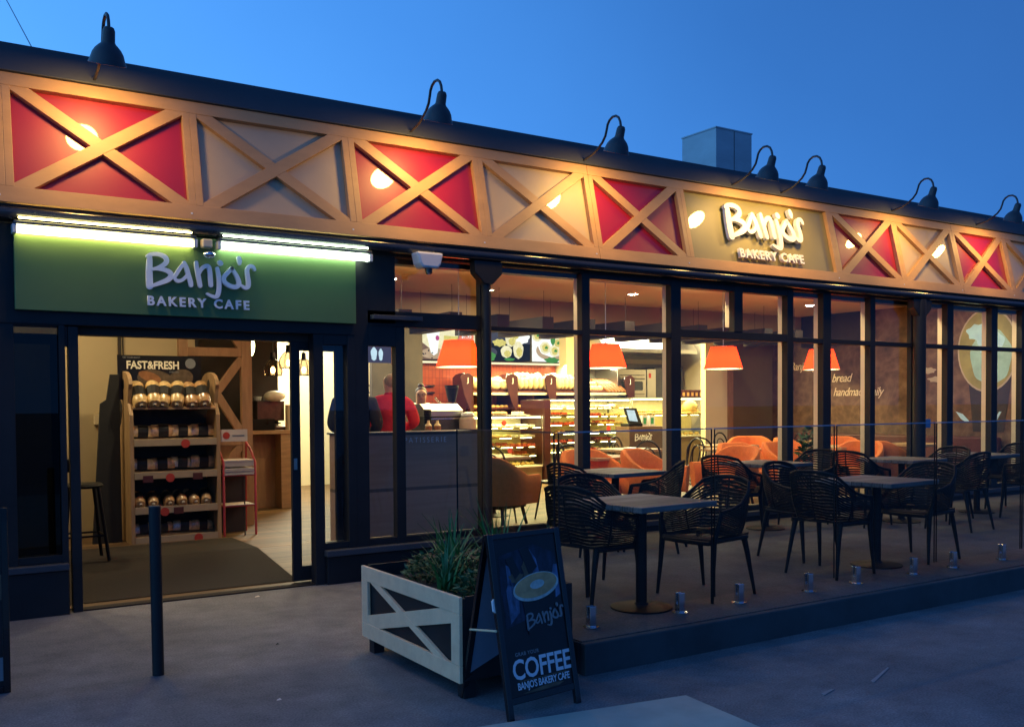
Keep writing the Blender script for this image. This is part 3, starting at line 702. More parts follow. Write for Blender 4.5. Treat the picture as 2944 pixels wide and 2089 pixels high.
# gooseneck lamps ---------------------------------------------------------
def lamp_proto():
    t = thing('gooseneck_lamp', '', 'lamp', (0, 0, 0))
    mb = MB(); mb.lathe([(.045, -.008), (.045, .012), (.02, .03)], (0, 0, 0), 14, tf=lambda p: Vector((p.x, -p.z * .97, p.y + p.z * .2))); mb.build('wall_plate', 'lamp_metal', t, smooth=True)
    path = [(0, 0, 0), (0, -.08, .01), (0, -.18, .03), (0, -.27, .065), (0, -.345, .11), (0, -.395, .165), (0, -.418, .225), (0, -.432, .27), (0, -.462, .305), (0, -.51, .328), (0, -.565, .325), (0, -.608, .298), (0, -.632, .255), (0, -.643, .20), (0, -.645, .155)]
    mb = MB(); mb.tube(path, .0125, 10); mb.build('arm', 'lamp_metal', t, smooth=True)
    ang = math.radians(20)
    def tl(p):   # tilt so the mouth looks back at the fascia
        y = p.y * math.cos(ang) + p.z * math.sin(ang) * -1; z = p.z * math.cos(ang) + p.y * math.sin(ang); return Vector((p.x, y, z))
    pos = (0, -.645, .175)
    prof = [(.020, .03), (.034, .022), (.043, .0), (.046, -.075), (.052, -.088), (.066, -.10), (.090, -.125), (.108, -.155), (.120, -.195), (.134, -.232), (.130, -.234), (.115, -.20), (.08, -.13), (.03, -.09)]
    mb = MB(); mb.lathe(prof, pos, 28, tf=tl); mb.build('shade', 'lamp_metal', t, smooth=True)
    mb = MB(); mb.lathe([(.0015, -.2255), (.124, -.2255)], pos, 24, tf=tl); mb.f.pop(); mb.mi.pop(); b = mb.build('bulb', 'warm_bulb', t)
    return t
LX = [1.387, 4.135, 6.159, 8.332, 9.165, 11.317, 13.267]
LL = ['black gooseneck lamp over the leftmost red fascia panel', 'black gooseneck lamp over the second red fascia panel from the left', 'black gooseneck lamp over the cream panel joint left of the rooftop box',
      'black gooseneck lamp directly in front of the rooftop box, left above the lit fascia sign', 'black gooseneck lamp over the right half of the lit fascia sign',
      'black gooseneck lamp right of the lit fascia sign, second from the right', 'black gooseneck lamp furthest right on the roof edge']
lp = lamp_proto(); base = Vector((0, 8.155, 4.135))
for i, x in enumerate(LX):
    o = lp if i == 0 else dup(lp, (0, 0, 0))
    o.location = (x, base.y, base.z); o['label'] = LL[i]; o['group'] = 'gooseneck lamps along the roof edge'

# fluorescent sign lights
def tube_light(x0, x1, m, lab, z):
    t = thing('strip_light', lab, 'light', ((x0 + x1) / 2, 7.80, z), 'strip lights over the entrance sign')
    mb = MB(); mb.box(x0 - .02, 7.885, z + .031, x1 + .02, 7.98, z + .058); mb.build('housing', 'dark_steel', t, bevel=.006)
    mb = MB(); mb.cyl((x0, 7.948, z), (x1, 7.948, z), .027, n=14); mb.build('diffuser', m, t, smooth=True)
    mb = MB(); mb.box(x0 + .01, 7.872, z + .070, x1 - .02, 7.884, z + .082); mb.build('reflection_strip', m, t)  # glowing strip that stands in for the tube's reflection above it
    mb = MB(); mb.box(x0 - .03, 7.89, z - .035, x0 - .001, 7.975, z + .03); mb.build('end_cap', 'white_plastic', t, bevel=.004); mb = MB(); mb.box(x1 + .001, 7.89, z - .035, x1 + .03, 7.975, z + .03); mb.build('end_cap', 'white_plastic', t, bevel=.004)
tube_light(.80, 2.07, 'tube_warm', 'yellowish fluorescent strip light over the left half of the green sign', 2.895)
tube_light(2.29, 3.60, 'tube_cool', 'cool white fluorescent strip light over the right half of the green sign', 2.895)
t = thing('sensor_light', 'small round sensor light between the two strip lights', 'light', (2.18, 7.9, 2.80))
mb = MB(); mb.box(2.13, 7.86, 2.86, 2.21, 7.94, 2.93); mb.build('bracket', 'cream_frame', t, bevel=.01)
mb = MB(); mb.blob((2.175, 7.84, 2.80), (.05, .05, .028), 18, 10); mb.build('dome', 'chrome', t, smooth=True)
t = thing('security_camera', 'pale boxy security camera hanging under the gutter right of the green sign', 'camera', (4.16, 7.88, 2.79))
mb = MB(); mb.prism([(4.03, 2.975), (4.30, 2.975), (4.275, 2.87), (4.245, 2.83), (4.085, 2.83), (4.055, 2.87)], lambda u, v, w_: Vector((u, 7.80 + w_, v)), 0, .15); mb.build('body', 'white_plastic', t, bevel=.02)
mb = MB(); mb.cyl((4.165, 7.85, 2.835), (4.165, 7.84, 2.785), .035, .03, n=16); mb.build('lens', 'black_screen', t, smooth=True)
mb = MB(); mb.cyl((4.165, 7.845, 2.786), (4.165, 7.842, 2.778), .012, n=10); mb.build('lens_glint', 'white_plastic', t)
t = thing('exhaust_box', 'grey metal exhaust box standing on the roof behind the lamps', 'roof vent', (10.9, 11.6, 4.24))
mb = MB(); mb.box(10.93, 11.0, 5.17, 11.72, 11.77, 5.90); mb.build('hood', 'galv', t, bevel=.006)
mb = MB(); mb.box(10.92, 10.99, 5.885, 11.73, 11.78, 5.905); mb.build('top_flange', 'galv', t)
mb = MB(); mb.box(11.32, 10.994, 5.18, 11.328, 10.999, 5.88); mb.build('seam', 'dark_steel', t)
mb = MB(); mb.box(11.0, 11.1, 4.24, 11.75, 11.8, 5.08); mb.box(10.95, 11.04, 5.085, 12.02, 11.85, 5.165); mb.build('base', 'galv', t, bevel=.01)
mb = MB(); mb.tube([(1.07, 9.0, 4.56), (1.16, 12., 6.07), (1.39, 20, 10.0), (1.9, 40, 20)], .006, 6); o = mb.build('overhead_wire', 'dark_steel'); tag(o, 'thin dark overhead wire crossing the sky at the left', 'wire')

# ------------------------------------------------------------------ ceiling downlights and lamps
dl = thing('downlight', 'small round recessed downlight glowing in the cafe ceiling', 'downlight', (0, 0, 0), 'recessed downlights in the cafe ceiling')
mb = MB(); mb.lathe([(.001, 0), (.062, 0)], (0, 0, 0), 18); mb.f.pop(); mb.mi.pop(); mb.build('lens', 'downlight_lens', dl)
mb = MB(); mb.lathe([(.062, .004), (.085, -.004), (.085, .004)], (0, 0, 0), 18); mb.build('trim', 'white_plastic', dl)
DLP = [(5.40, 11.2), (7.1, 11.6), (9.23, 11.0), (12.88, 10.8), (12.4, 9.55), (1.0, 10.3), (0.2, 9.7), (2.5, 9.6), (4.95, 8.27), (5.35, 8.27), (5.9, 8.5), (7.9, 8.5), (9.9, 8.5), (11.9, 8.5), (13.6, 8.6)]  # entrance and window-side ones are unseen, added to brighten wall and chairs
for i, (x, y) in enumerate(DLP):
    o = dl if i == 0 else dup(dl, (0, 0, 0)); o.location = (x, y, 3.192)
def area(name, loc, size, power, col, rot=(0, 0, 0), sy=None):
    l = bpy.data.lights.new(name, 'AREA'); l.energy = power; l.color = col; l.size = size
    if sy: l.shape = 'RECTANGLE'; l.size_y = sy
    o = bpy.data.objects.new(name, l); COL.objects.link(o); o.location = loc; o.rotation_euler = rot
    return o
def point(name, loc, power, col, r=.05):
    l = bpy.data.lights.new(name, 'POINT'); l.energy = power; l.color = col; l.shadow_soft_size = r
    o = bpy.data.objects.new(name, l); COL.objects.link(o); o.location = loc
    return o
WARM = (1., .66, .30)
area('servery_light', (9.9, 13.6, 3.38), 4.6, 760, (1., .74, .27), sy=.4)
for x_, w_, p_ in ((8.96, 1.5, 26), (10.92, 1.7, 38), (13.0, 2.0, 26)): area('case_light', (x_, 14.5, 1.35 if x_ < 9 else 1.65), w_, p_, (1., .84, .34), sy=.3)
area('bread_light', (10.9, 15.75, 2.36), 3.6, 90, (1., .84, .48), rot=(math.radians(-12), 0, 0), sy=.10)
area('kitchen_light', (13.2, 15.0, 3.38), 1.6, 260, (1., .90, .62))
area('back_room_light', (5.9, 15.0, 3.38), 1.2, 260, (1., .92, .66))

# red pendants
def pendant():
    t = thing('pendant_lamp', '', 'pendant lamp', (0, 0, 0))
    mb = MB(); mb.lathe([(.262, 0), (.172, .300)], (0, 0, 0), 40); mb.f = mb.f[:-2]; mb.mi = mb.mi[:-2]; mb.build('lamp_shade', 'red_shade', t, smooth=True)
    mb = MB(); mb.lathe([(.001, .008), (.255, .008)], (0, 0, 0), 40); mb.f.pop(); mb.mi.pop(); mb.build('diffuser', 'pendant_lens', t)
    mb = MB(); mb.tube([(.262 * math.cos(g * PI / 20), .262 * math.sin(g * PI / 20), .003) for g in range(40)], .005, 6, closed=True); mb.build('rim', 'icing', t)
    mb = MB(); mb.cyl((0, 0, .28), (0, 0, 1.17), .006, n=6); mb.cyl((0, 0, .27), (0, 0, .32), .02, n=8); mb.build('cord', 'steel', t)
    return t
pd = pendant()
for i, (x, lab) in enumerate(((5.42, 'red pendant lamp shade half hidden behind the round column, leftmost of four'), (7.53, 'red pendant lamp shade in front of the stainless oven'), (9.57, 'red pendant lamp shade in front of the cream pier'), (11.58, 'red pendant lamp shade before the lettered mural, rightmost of four'))):
    o = pd if i == 0 else dup(pd, (0, 0, 0)); o.location = (x, 9.5, 2.01 + .018 * i); o['label'] = lab; o['group'] = 'red pendant lamps along the window'
    point('pendant_bulb', (x, 9.5, 2.13 + .018 * i), 13, (1., .80, .42), .03)
# wire cage pendants at the coffee counter
def cage():
    t = thing('glass_pendant', '', 'pendant lamp', (0, 0, 0))
    mb = MB(); mb.lathe([(.11, 0), (.125, .05), (.115, .12), (.075, .18), (.04, .21)], (0, 0, 0), 20); mb.f = mb.f[:-2]; mb.mi = mb.mi[:-2]; mb.build('lamp_shade', 'bulb_glass', t, smooth=True)
    mb = MB()
    for k in range(8):
        g = k * PI / 4; mb.tube([(r * math.cos(g), r * math.sin(g), z) for r, z in ((.112, 0), (.127, .05), (.117, .12), (.077, .18), (.04, .215))], .003, 5)
    mb.tube([(.112 * math.cos(g * PI / 10), .112 * math.sin(g * PI / 10), 0) for g in range(20)], .004, 5, closed=True)
    mb.build('cage', 'black_paint', t)
    mb = MB(); mb.blob((0, 0, .07), (.03, .03, .045), 12, 8); mb.build('bulb', 'filament', t, smooth=True)
    mb = MB(); mb.cyl((0, 0, .2), (0, 0, .30), .035, .03, n=12); mb.cyl((0, 0, .3), (0, 0, 1.4), .005, n=6); mb.build('holder', 'black_paint', t)
    return t
cg = cage()
for i, (x, y, z, lab) in enumerate(((4.18, 12.2, 1.98, 'lower left smoky glass cage pendant with glowing bulb over the coffee counter'), (4.39, 12.2, 2.08, 'middle smoky glass cage pendant hanging highest over the coffee counter'), (4.62, 12.25, 1.99, 'right smoky glass cage pendant seen past the sliding door frame'))):
    o = cg if i == 0 else dup(cg, (0, 0, 0)); o.location = (x, y, z); o['label'] = lab; o['group'] = 'glass cage pendants over the coffee counter'

# ------------------------------------------------------------------ render settings
scene.view_settings.view_transform = 'Standard'; scene.view_settings.look = 'None'; scene.view_settings.exposure = 0
cy = scene.cycles; cy.use_denoising = True; cy.max_bounces = 6; cy.transparent_max_bounces = 24; cy.glossy_bounces = 3; cy.transmission_bounces = 4; cy.diffuse_bounces = 3
cy.sample_clamp_indirect = 4; cy.caustics_reflective = False; cy.caustics_refractive = False
cy.use_light_tree = True
# ------------------------------------------------------------------ outside furniture and street things
mat('mark_paint', (.22, .23, .25), .7)
def fence_panel(p, q, lab, edge='glass_edge_skylit'):
    """frameless glass pane between two ground points, with its clamps"""
    p = Vector((*p, 0)); q = Vector((*q, 0)); d = (q - p).normalized(); n_ = Vector((-d.y, d.x, 0)); Lh = (q - p).length
    t = thing('glass_fence_panel', lab, 'glass fence', ((p + q) / 2 + Vector((0, 0, DK))), 'frameless glass fence panels around the terrace')
    f = lambda v: p + d * v.x + n_ * v.y + Vector((0, 0, v.z))
    mb = MB(); mb.add([f(Vector((a, 0, z))) for a, z in ((.004, .265), (Lh - .004, .265), (Lh - .004, 1.405), (.004, 1.405))], [(0, 1, 2, 3)]); mb.build('pane', 'fence_glass', t)
    mb = MB(); mb.box(0, -.006, 1.405, Lh, .006, 1.413, f); mb.build('top_edge', edge, t)
    for e0, e1 in ((0, .004), (Lh - .004, Lh)):
        mb = MB(); mb.box(e0, -.005, .26, e1, .005, 1.404, f); mb.build('side_edge', 'glass_edge_shaded', t)
    for k in (.19, .77):
        a = Lh * k
        mb = MB(); mb.box(a - .024, -.024, DK + .008, a + .024, -.0075, DK + .135, f); mb.box(a - .024, .0075, DK + .008, a + .024, .024, DK + .135, f); mb.box(a - .024, -.0074, DK + .008, a + .024, .0074, .255, f)
        c = mb.build('clamp', 'chrome', t, bevel=.003)
        mb = MB(); mb.cyl(f(Vector((a, 0, DK + .0005))), f(Vector((a, 0, DK + .0075))), .052, n=20); mb.build('base_plate', 'chrome', c, smooth=True)
mat('glass_edge_skylit', (.20, .29, .42), .45, namt=.1, spec=.5)  # top edges coloured pale blue, sky light put into the colour
mat('glass_edge_shaded', (.012, .016, .02), .5, namt=.1, spec=.2)  # same glass edge coloured dark for its sides away from the sky
PX = [3.384, 4.688, 5.952, 7.202, 8.478, 9.74, 11.0, 12.26]
nm = ['first', 'second', 'third', 'fourth', 'fifth', 'sixth', 'seventh']
for i in range(7): fence_panel((PX[i] + .012, 4.75), (PX[i + 1] - .012, 4.75), nm[i] + ' clear glass fence panel along the kerb counted from the corner by the sandwich board')
fence_panel((3.384, 5.974), (3.384, 4.775), 'clear glass fence panel at the terrace end running back towards the cafe', 'lamp_metal')

def table_proto(top='table_timber', s=.36, h=.735, base=.21):
    t = thing('cafe_table', '', 'table', (0, 0, 0))
    mb = MB(); mb.box(-s, -s, h - .038, s, s, h); mb.build('table_top', top, t, bevel=.006)
    mb = MB(); mb.cyl((0, 0, .03), (0, 0, h - .04), .038, n=16); mb.build('column', 'black_resin', t, smooth=True)
    mb = MB(); mb.box(-.16, -.02, h - .058, .16, .02, h - .0385); mb.box(-.02, -.16, h - .059, .02, .16, h - .0395); mb.build('bracket', 'black_resin', t)
    mb = MB(); mb.lathe([(base, 0), (base, .010), (base - .03, .018), (.05, .028), (.04, .04)], (0, 0, 0), 32); mb.build('base', 'black_resin', t, smooth=True)
    return t
tp = table_proto()
TBL = [(4.28, 5.02, 5, 'square slatted table on the terrace nearest the sandwich board'), (7.05, 5.20, 4, 'square slatted terrace table behind the third glass panel, second in the front row'),
       (5.98, 7.40, 5, 'square slatted terrace table against the window, left one of the back row'), (8.12, 7.42, 3, 'square slatted terrace table, second from the left in the back row by the window'),
       (9.88, 6.95, 4, 'square slatted terrace table third from the left in the back row'), (11.45, 6.98, 3, 'square slatted terrace table furthest right beneath the painted coffee cup')]
for i, (x, y, a, lab) in enumerate(TBL):
    o = tp if i == 0 else dup(tp, (0, 0, 0))
    o.location = (x, y, DK); o.rotation_euler = (0, 0, math.radians(a)); o['label'] = lab; o['group'] = 'square slatted tables on the terrace'

def resin_chair():
    """woven-look armchair: wavy slotted shell, front of the seat towards +y"""
    t = thing('slotted_armchair', '', 'chair', (0, 0, 0))
    def rim(u):   # u -1..1 round the back
        a = abs(u); s_ = 1 if u >= 0 else -1
        pts = [(0, -.275, .845), (.12, -.268, .84), (.205, -.235, .815), (.250, -.165, .745), (.270, -.06, .675), (.278, .06, .645), (.272, .17, .630)]
        k = a * 6; i = min(int(k), 5); f = k - i; f = f * f * (3 - 2 * f) if False else f
        p, q = pts[i], pts[i + 1]; return Vector((s_ * (p[0] * (1 - f) + q[0] * f), p[1] * (1 - f) + q[1] * f, p[2] * (1 - f) + q[2] * f))
    def low(u):
        a = abs(u); s_ = 1 if u >= 0 else -1
        pts = [(0, -.195, .435), (.08, -.195, .435), (.16, -.185, .435), (.205, -.14, .436), (.222, -.05, .438), (.226, .07, .440), (.224, .20, .440)]
        k = a * 6; i = min(int(k), 5); f = k - i; p, q = pts[i], pts[i + 1]; return Vector((s_ * (p[0] * (1 - f) + q[0] * f), p[1] * (1 - f) + q[1] * f, p[2] * (1 - f) + q[2] * f))
    NU = 30; us = [-1 + 2 * i / NU for i in range(NU + 1)]
    mb = MB()
    def S(u, v): 
        a, b = low(u), rim(u); p = a.lerp(b, v); bul = math.sin(PI * v) * .018; 
        c = Vector((0, -.02, 0)); d = (Vector((p.x, p.y, 0)) - c).normalized(); return p + d * bul
    mb.tube([rim(u) for u in us], .0125, 8)
    NR = 16
    for j in range(NR):
        v0 = (j + .12) / NR; v1 = (j + .80) / NR
        for side in (0, 1):
            pass
        ring = []
        for i, u in enumerate(us):
            w = .016 * math.sin(u * 13 + j * .55)
            a, b = S(u, max(0, min(1, v0 + w))), S(u, max(0, min(1, v1 + w)))
            d = (Vector((a.x, a.y, 0)) - Vector((0, -.02, 0))).normalized() * .006
            ring.append((a - d, b - d, b + d, a + d))
        vs = [p for r in ring for p in r]; fs = []
        for i in range(NU):
            for k in range(4): fs.append((i * 4 + k, i * 4 + (k + 1) % 4, i * 4 + 4 + (k + 1) % 4, i * 4 + 4 + k))
        fs += [(0, 1, 2, 3), tuple(NU * 4 + k for k in range(4))]
        mb.add(vs, fs)
    for u in (-.97, -.62, 0, .62, .97):   # thin uprights tying the slats
        mb.tube([S(u, v / 5) for v in range(6)], .007, 6)
    mb.build('backrest', 'black_resin', t)
    mb = MB(); n = 14; vs = []; NX = 12
    sp_ = [(-.205, .448), (-.10, .436), (.05, .434), (.16, .440), (.215, .430), (.228, .405)]
    for k in (0, 1):
        for i in range(NX + 1):
            x = -.225 + .45 * i / NX
            for (y, z) in sp_: vs.append((x, y, z + .008 * (x / .225) ** 2 - (.016 if k else 0)))
    m_ = len(sp_); h_ = (NX + 1) * m_; fs = []
    for i in range(NX):
        for j in range(m_ - 1):
            if not (i % 2 == 1 and j in (1, 2)):
                fs += [(i * m_ + j, (i + 1) * m_ + j, (i + 1) * m_ + j + 1, i * m_ + j + 1), (h_ + i * m_ + j, h_ + i * m_ + j + 1, h_ + (i + 1) * m_ + j + 1, h_ + (i + 1) * m_ + j)]
    for j in range(m_ - 1): fs += [(j, j + 1, h_ + j + 1, h_ + j), (NX * m_ + j, h_ + NX * m_ + j, h_ + NX * m_ + j + 1, NX * m_ + j + 1)]
    for i in range(NX): fs += [(i * m_ + m_ - 1, (i + 1) * m_ + m_ - 1, h_ + (i + 1) * m_ + m_ - 1, h_ + i * m_ + m_ - 1), (i * m_, h_ + i * m_, h_ + (i + 1) * m_, (i + 1) * m_)]
    mb.add(vs, fs); mb.tube([(-.228, -.18, .428), (-.228, .19, .420), (-.20, .222, .408), (.20, .222, .408), (.228, .19, .420), (.228, -.18, .428)], .016, 8)
    mb.build('seat', 'black_resin', t)
    for sx in (-1, 1):
        mb = MB(); mb.tube([(sx * .272, .17, .632), (sx * .262, .195, .52), (sx * .236, .205, .42), (sx * .242, .225, .2), (sx * .252, .245, 0)], [.013, .017, .023, .017, .0115], 10); mb.build('leg', 'black_resin', t, smooth=True)
        mb = MB(); mb.tube([(sx * .205, -.17, .44), (sx * .215, -.205, .3), (sx * .235, -.265, 0)], [.024, .019, .0115], 10); mb.build('leg', 'black_resin', t, smooth=True)
    return t
ch = resin_chair()
CH = [(4.02, 5.24, -80, 'black slotted armchair at the left end of the nearest terrace table'), (4.46, 5.74, 176, 'black slotted armchair behind the nearest terrace table, its back to the window'), (4.98, 5.12, 97, 'black slotted armchair on the right of the nearest terrace table'),
      (6.42, 5.18, -84, 'black slotted armchair left of the second front row table'), (6.86, 5.88, 184, 'black slotted armchair behind the second front row table'), (7.66, 5.22, 92, 'black slotted armchair right of the second front row table'),
      (5.44, 7.25, -80, 'black slotted armchair left of the leftmost window side table, beside the round column'), (6.12, 6.98, 38, 'black slotted armchair with its slatted back lit through, right of the leftmost window side table'),
      (7.46, 7.30, -74, 'black slotted armchair whose slats show the orange tub chair behind it'), (8.78, 7.36, 98, 'black slotted armchair right of the second window side table, by the bulky plant'),
      (9.25, 7.05, -86, 'black slotted armchair left of the third window side table'), (9.80, 6.18, 4, 'black slotted armchair in front of the third window side table facing the glass wall'),
      (10.55, 6.88, 86, 'black slotted armchair right of the third window side table'), (11.35, 6.22, -6, 'black slotted armchair in front of the rightmost terrace table'), (12.15, 6.9, 94, 'black slotted armchair at the far right end of the terrace')]
for i, (x, y, a, lab) in enumerate(CH):
    o = ch if i == 0 else dup(ch, (0, 0, 0))
    o.location = (x, y, DK); o.rotation_euler = (0, 0, math.radians(a)); o['label'] = lab; o['group'] = 'black slotted armchairs on the terrace'

# bollard
t = thing('bollard', 'plain dark round post standing on the path before the entrance', 'bollard', (1.297, 5.89, 0))
mb = MB(); mb.cyl((1.297, 5.89, 0), (1.292, 5.89, .993), .0335, n=24); mb.build('post', 'navy_metal', t, smooth=True)
mb = MB(); mb.lathe([(.0338, 0), (.0345, .003), (.033, .008), (.02, .0095), (.002, .010)], (1.292, 5.89, .9935), 24); mb.build('cap', 'lamp_metal', t, smooth=True)

# sandwich board with the coffee poster
AB = thing('sandwich_board', 'black sandwich board with a coffee poster standing by the planter', 'sandwich board', (2.79, 4.2, 0))
A0, A1 = Vector((2.555, 4.005, 0)), Vector((3.045, 4.065, 0)); ax = (A1 - A0).normalized(); az = Vector((-.012, .185, .915)).normalized(); an = ax.cross(az)   # an faces the street
def ab(u, v, w_): return A0 + ax * u + az * v + an * w_
if an.y > 0: an = -an
AW = (A1 - A0).length; AH = .935
bt = lambda p: ab(p.x, p.y, p.z)
def abox(mb, u0, v0, w0, u1, v1, w1): mb.box(u0, v0, w0, u1, v1, w1, bt)
mb = MB(); abox(mb, 0, 0, -.02, .034, AH, .006); abox(mb, AW - .034, 0, -.02, AW, AH, .006); abox(mb, .0345, .075, -.018, AW - .0345, .11, .004); abox(mb, .0345, AH - .03, -.018, AW - .0345, AH - .001, .004)
mb.build('frame', 'black_paint', AB, bevel=.003)
mb = MB(); abox(mb, .0345, .11, -.015, AW - .0345, AH - .031, -.003); pb = mb.build('poster', 'poster_dark', AB)
cx = AW / 2 + .02
mb = MB(); T = lambda u, v, w_: ab(u, v, w_ - .0025)
def bl(m, pts, w0): mb.use(m).prism(pts, T, w0, w0 + .0006)
bl('poster_blue_dim', [(.05, .62), (AW - .05, .60), (AW - .05, .80), (.30, .86), (.06, .82)], 0)
bl('poster_blue_dim', [(.055, .45), (.20, .48), (.22, .80), (.06, .80)], .0002)
bl('poster_blue', [(.09, .47), (.155, .52), (.165, .60), (.115, .70), (.085, .64)], .0010)
bl('poster_blue', [(.10, .66), (.13, .66), (.125, .76), (.10, .77)], .0010)
bl('poster_blue', [(.40, .56), (.45, .58), (.45, .74), (.425, .74), (.40, .66)], .0010)
bl('poster_blue', [(.28, .70), (.33, .66), (.31, .78), (.27, .84)], .0010)
bl('poster_brown', disc(.16, .70, .045, .03, 20, wob=.2), .0018); bl('poster_brown', disc(.235, .735, .028, .05, 20, wob=.2), .0018)
bl('poster_dark', [(.10, .80), (.15, .81), (.19, .72), (.15, .69)], .0026); bl('poster_dark', [(.20, .84), (.26, .85), (.31, .74), (.25, .70)], .0026)
bl('poster_dark', [(.175, .64), (.425, .66), (.39, .42), (.20, .40)], .0034)
def ell(cu, cv, a, b, rot=.12, n=40): return [(cu + a * math.cos(2 * PI * i / n) * math.cos(rot) - b * math.sin(2 * PI * i / n) * math.sin(rot), cv + a * math.cos(2 * PI * i / n) * math.sin(rot) + b * math.sin(2 * PI * i / n) * math.cos(rot)) for i in range(n)]
bl('poster_foam', ell(.285, .640, .160, .070), .0042); bl('poster_crema', ell(.285, .646, .148, .060), .0050); bl('poster_foam', ell(.293, .650, .050, .022), .0058)
mb.build('poster_print', None, pb)
mb = MB(); logo_mesh(mb, lambda u, v, w_: T(.315 + u, .475 + v + u * .12, .0045 + w_), .26, .0006, strokes=LOGO, fat=.9); mb.build('logo_lettering', 'poster_grey', pb)
text_mesh('GRAB YOUR', .026, 'poster_grey', pb, lambda u, v, w_: T(.09 + u, .306 + v, .001 + w_), .0006, .0006, 'lettering', 'LEFT', 1.15)
text_mesh('COFFEE', .140, 'poster_white', pb, lambda u, v, w_: T(.262 + u, .192 + v, .001 + w_), .0006, .0026, 'lettering', 'CENTER', .97, xs=.85)
mb = MB(); mb.prism([(.10, .178), (.425, .178), (.425, .182), (.10, .182)], T, 0, .001); mb.build('rule', 'poster_brown', pb)
text_mesh("BANJO'S BAKERY CAFE", .050, 'poster_white', pb, lambda u, v, w_: T(.262 + u, .140 + v, .001 + w_), .0006, .0009, 'lettering', 'CENTER', .94, xs=.74)
mb = MB(); mb.prism([(.11, .118), (.20, .128), (.30, .138), (.40, .131), (.36, .119), (.22, .114)], T, 0, .001); mb.build('grain_ear', 'poster_brown', pb)
# rear leaf
az2 = Vector((-.012, -.27, .90)).normalized(); TOP = A0 + az * AH
def rb(u, v, w_): 
    foot = TOP - az2 * .965 + Vector((0, .012, 0)); return foot + ax * u + az2 * v + Vector((0, 1, .3)).normalized() * w_
rt = lambda p: rb(p.x, p.y, p.z)
mb = MB(); mb.box(0, 0, 0, .034, .955, .024, rt); mb.box(AW - .034, 0, 0, AW, .955, .024, rt); mb.box(.0345, .11, .001, AW - .0345, .15, .022, rt); mb.build('rear_frame', 'black_paint', AB, bevel=.003)
mb = MB(); mb.box(.0345, .15, .006, AW - .0345, .93, .012, rt); mb.build('rear_panel', 'board_back', AB)
mb = MB(); mb.tube([ab(-.004, .45, -.01), rb(-.004, .42, .01)], .006, 6); mb.build('stay', 'cream_frame', AB)
mb = MB(); mb.prism([(.0, .54), (-.012, .55), (-.012, .60), (.0, .61)], ab, -.012, -.002); mb.build('hinge', 'white_plastic', AB)

# board cut off by the left edge of the view
t = thing('sandwich_board', 'dark framed poster board partly in view at the far left of the path', 'sandwich board', (.2, 6.0, 0))
mb = MB(); mb.box(-.10, 5.985, 0, -.065, 6.015, 1.03); mb.box(.495, 5.985, 0, .53, 6.015, 1.03); mb.box(-.0645, 5.987, .0, .4945, 6.013, .04); mb.box(-.0645, 5.987, 1.0, .4945, 6.013, 1.028); mb.build('frame', 'black_paint', t, bevel=.003)
mb = MB(); mb.use('poster_dark').box(-.0645, 5.995, .041, .4945, 6.003, .999); mb.use('poster_grey').box(.40, 5.992, .07, .4940, 5.9945, .20); mb.use('poster_brown').box(.38, 5.992, .52, .494, 5.9945, .66); mb.build('poster', None, t)

# planter
P = thing('planter_box', 'large planter box with a pale crossed timber front and black sides', 'planter', (2.9, 5.08, 0))
PX0, PX1, PY0, PY1, PZ0, PZ1 = 2.545, 3.27, 4.445, 5.715, .10, .555
mb = MB(); mb.box(PX0 + .004, PY0, PZ0, PX0 + .02, PY1, PZ1 - .01); mb.box(PX1 - .02, PY0, PZ0, PX1, PY1, PZ1); mb.box(PX0 + .021, PY0, PZ0, PX1 - .021, PY0 + .018, PZ1); mb.box(PX0 + .021, PY1 - .018, PZ0, PX1 - .021, PY1, PZ1); mb.box(PX0 + .021, PY0 + .019, PZ0, PX1 - .021, PY1 - .019, PZ0 + .02); mb.build('box', 'planter_dark', P)
mb = MB(); mb.box(PX0 + .021, PY0 + .019, PZ0 + .03, PX1 - .021, PY1 - .019, PZ1 - .08); mb.build('soil', 'soil', P)
def pf(u, v, w_): return Vector((PX0 - w_, PY1 - u, v))
PL = PY1 - PY0
mb = MB(); mb.prism([(0, .10), (PL, .09), (PL, .185), (0, .195)], pf, 0, .022); mb.prism([(0, PZ1 - .092), (PL, PZ1 - .092), (PL, PZ1), (0, PZ1)], pf, 0, .022)
mb.prism([(0, .1955), (.092, .1955), (.092, PZ1 - .0925), (0, PZ1 - .0925)], pf, 0, .022); mb.prism([(PL - .092, .1865), (PL, .1865), (PL, PZ1 - .0925), (PL - .092, PZ1 - .0925)], pf, 0, .022); mb.build('frame', 'planter_paint', P, bevel=.003)
mb = MB(); mb.prism([(.06, PZ1 - .07), (.20, PZ1 - .07), (PL - .05, .15), (PL - .19, .15)], pf, .0, .0205); mb.build('brace', 'planter_paint', P, bevel=.002)
mb = MB(); mb.prism([(.05, .145), (.05, .238), (PL - .05, PZ1 - .055), (PL - .05, PZ1 - .145)], pf, .0, .0192); mb.build('brace', 'planter_paint', P, bevel=.002)
for x, y in ((PX0 + .05, PY0 + .05), (PX1 - .05, PY0 + .05), (PX0 + .05, PY1 - .07), (PX1 - .05, PY1 - .07)):
    mb = MB(); mb.box(x - .035, y - .035, 0, x + .035, y + .035, .099); mb.build('leg', 'planter_dark', P)
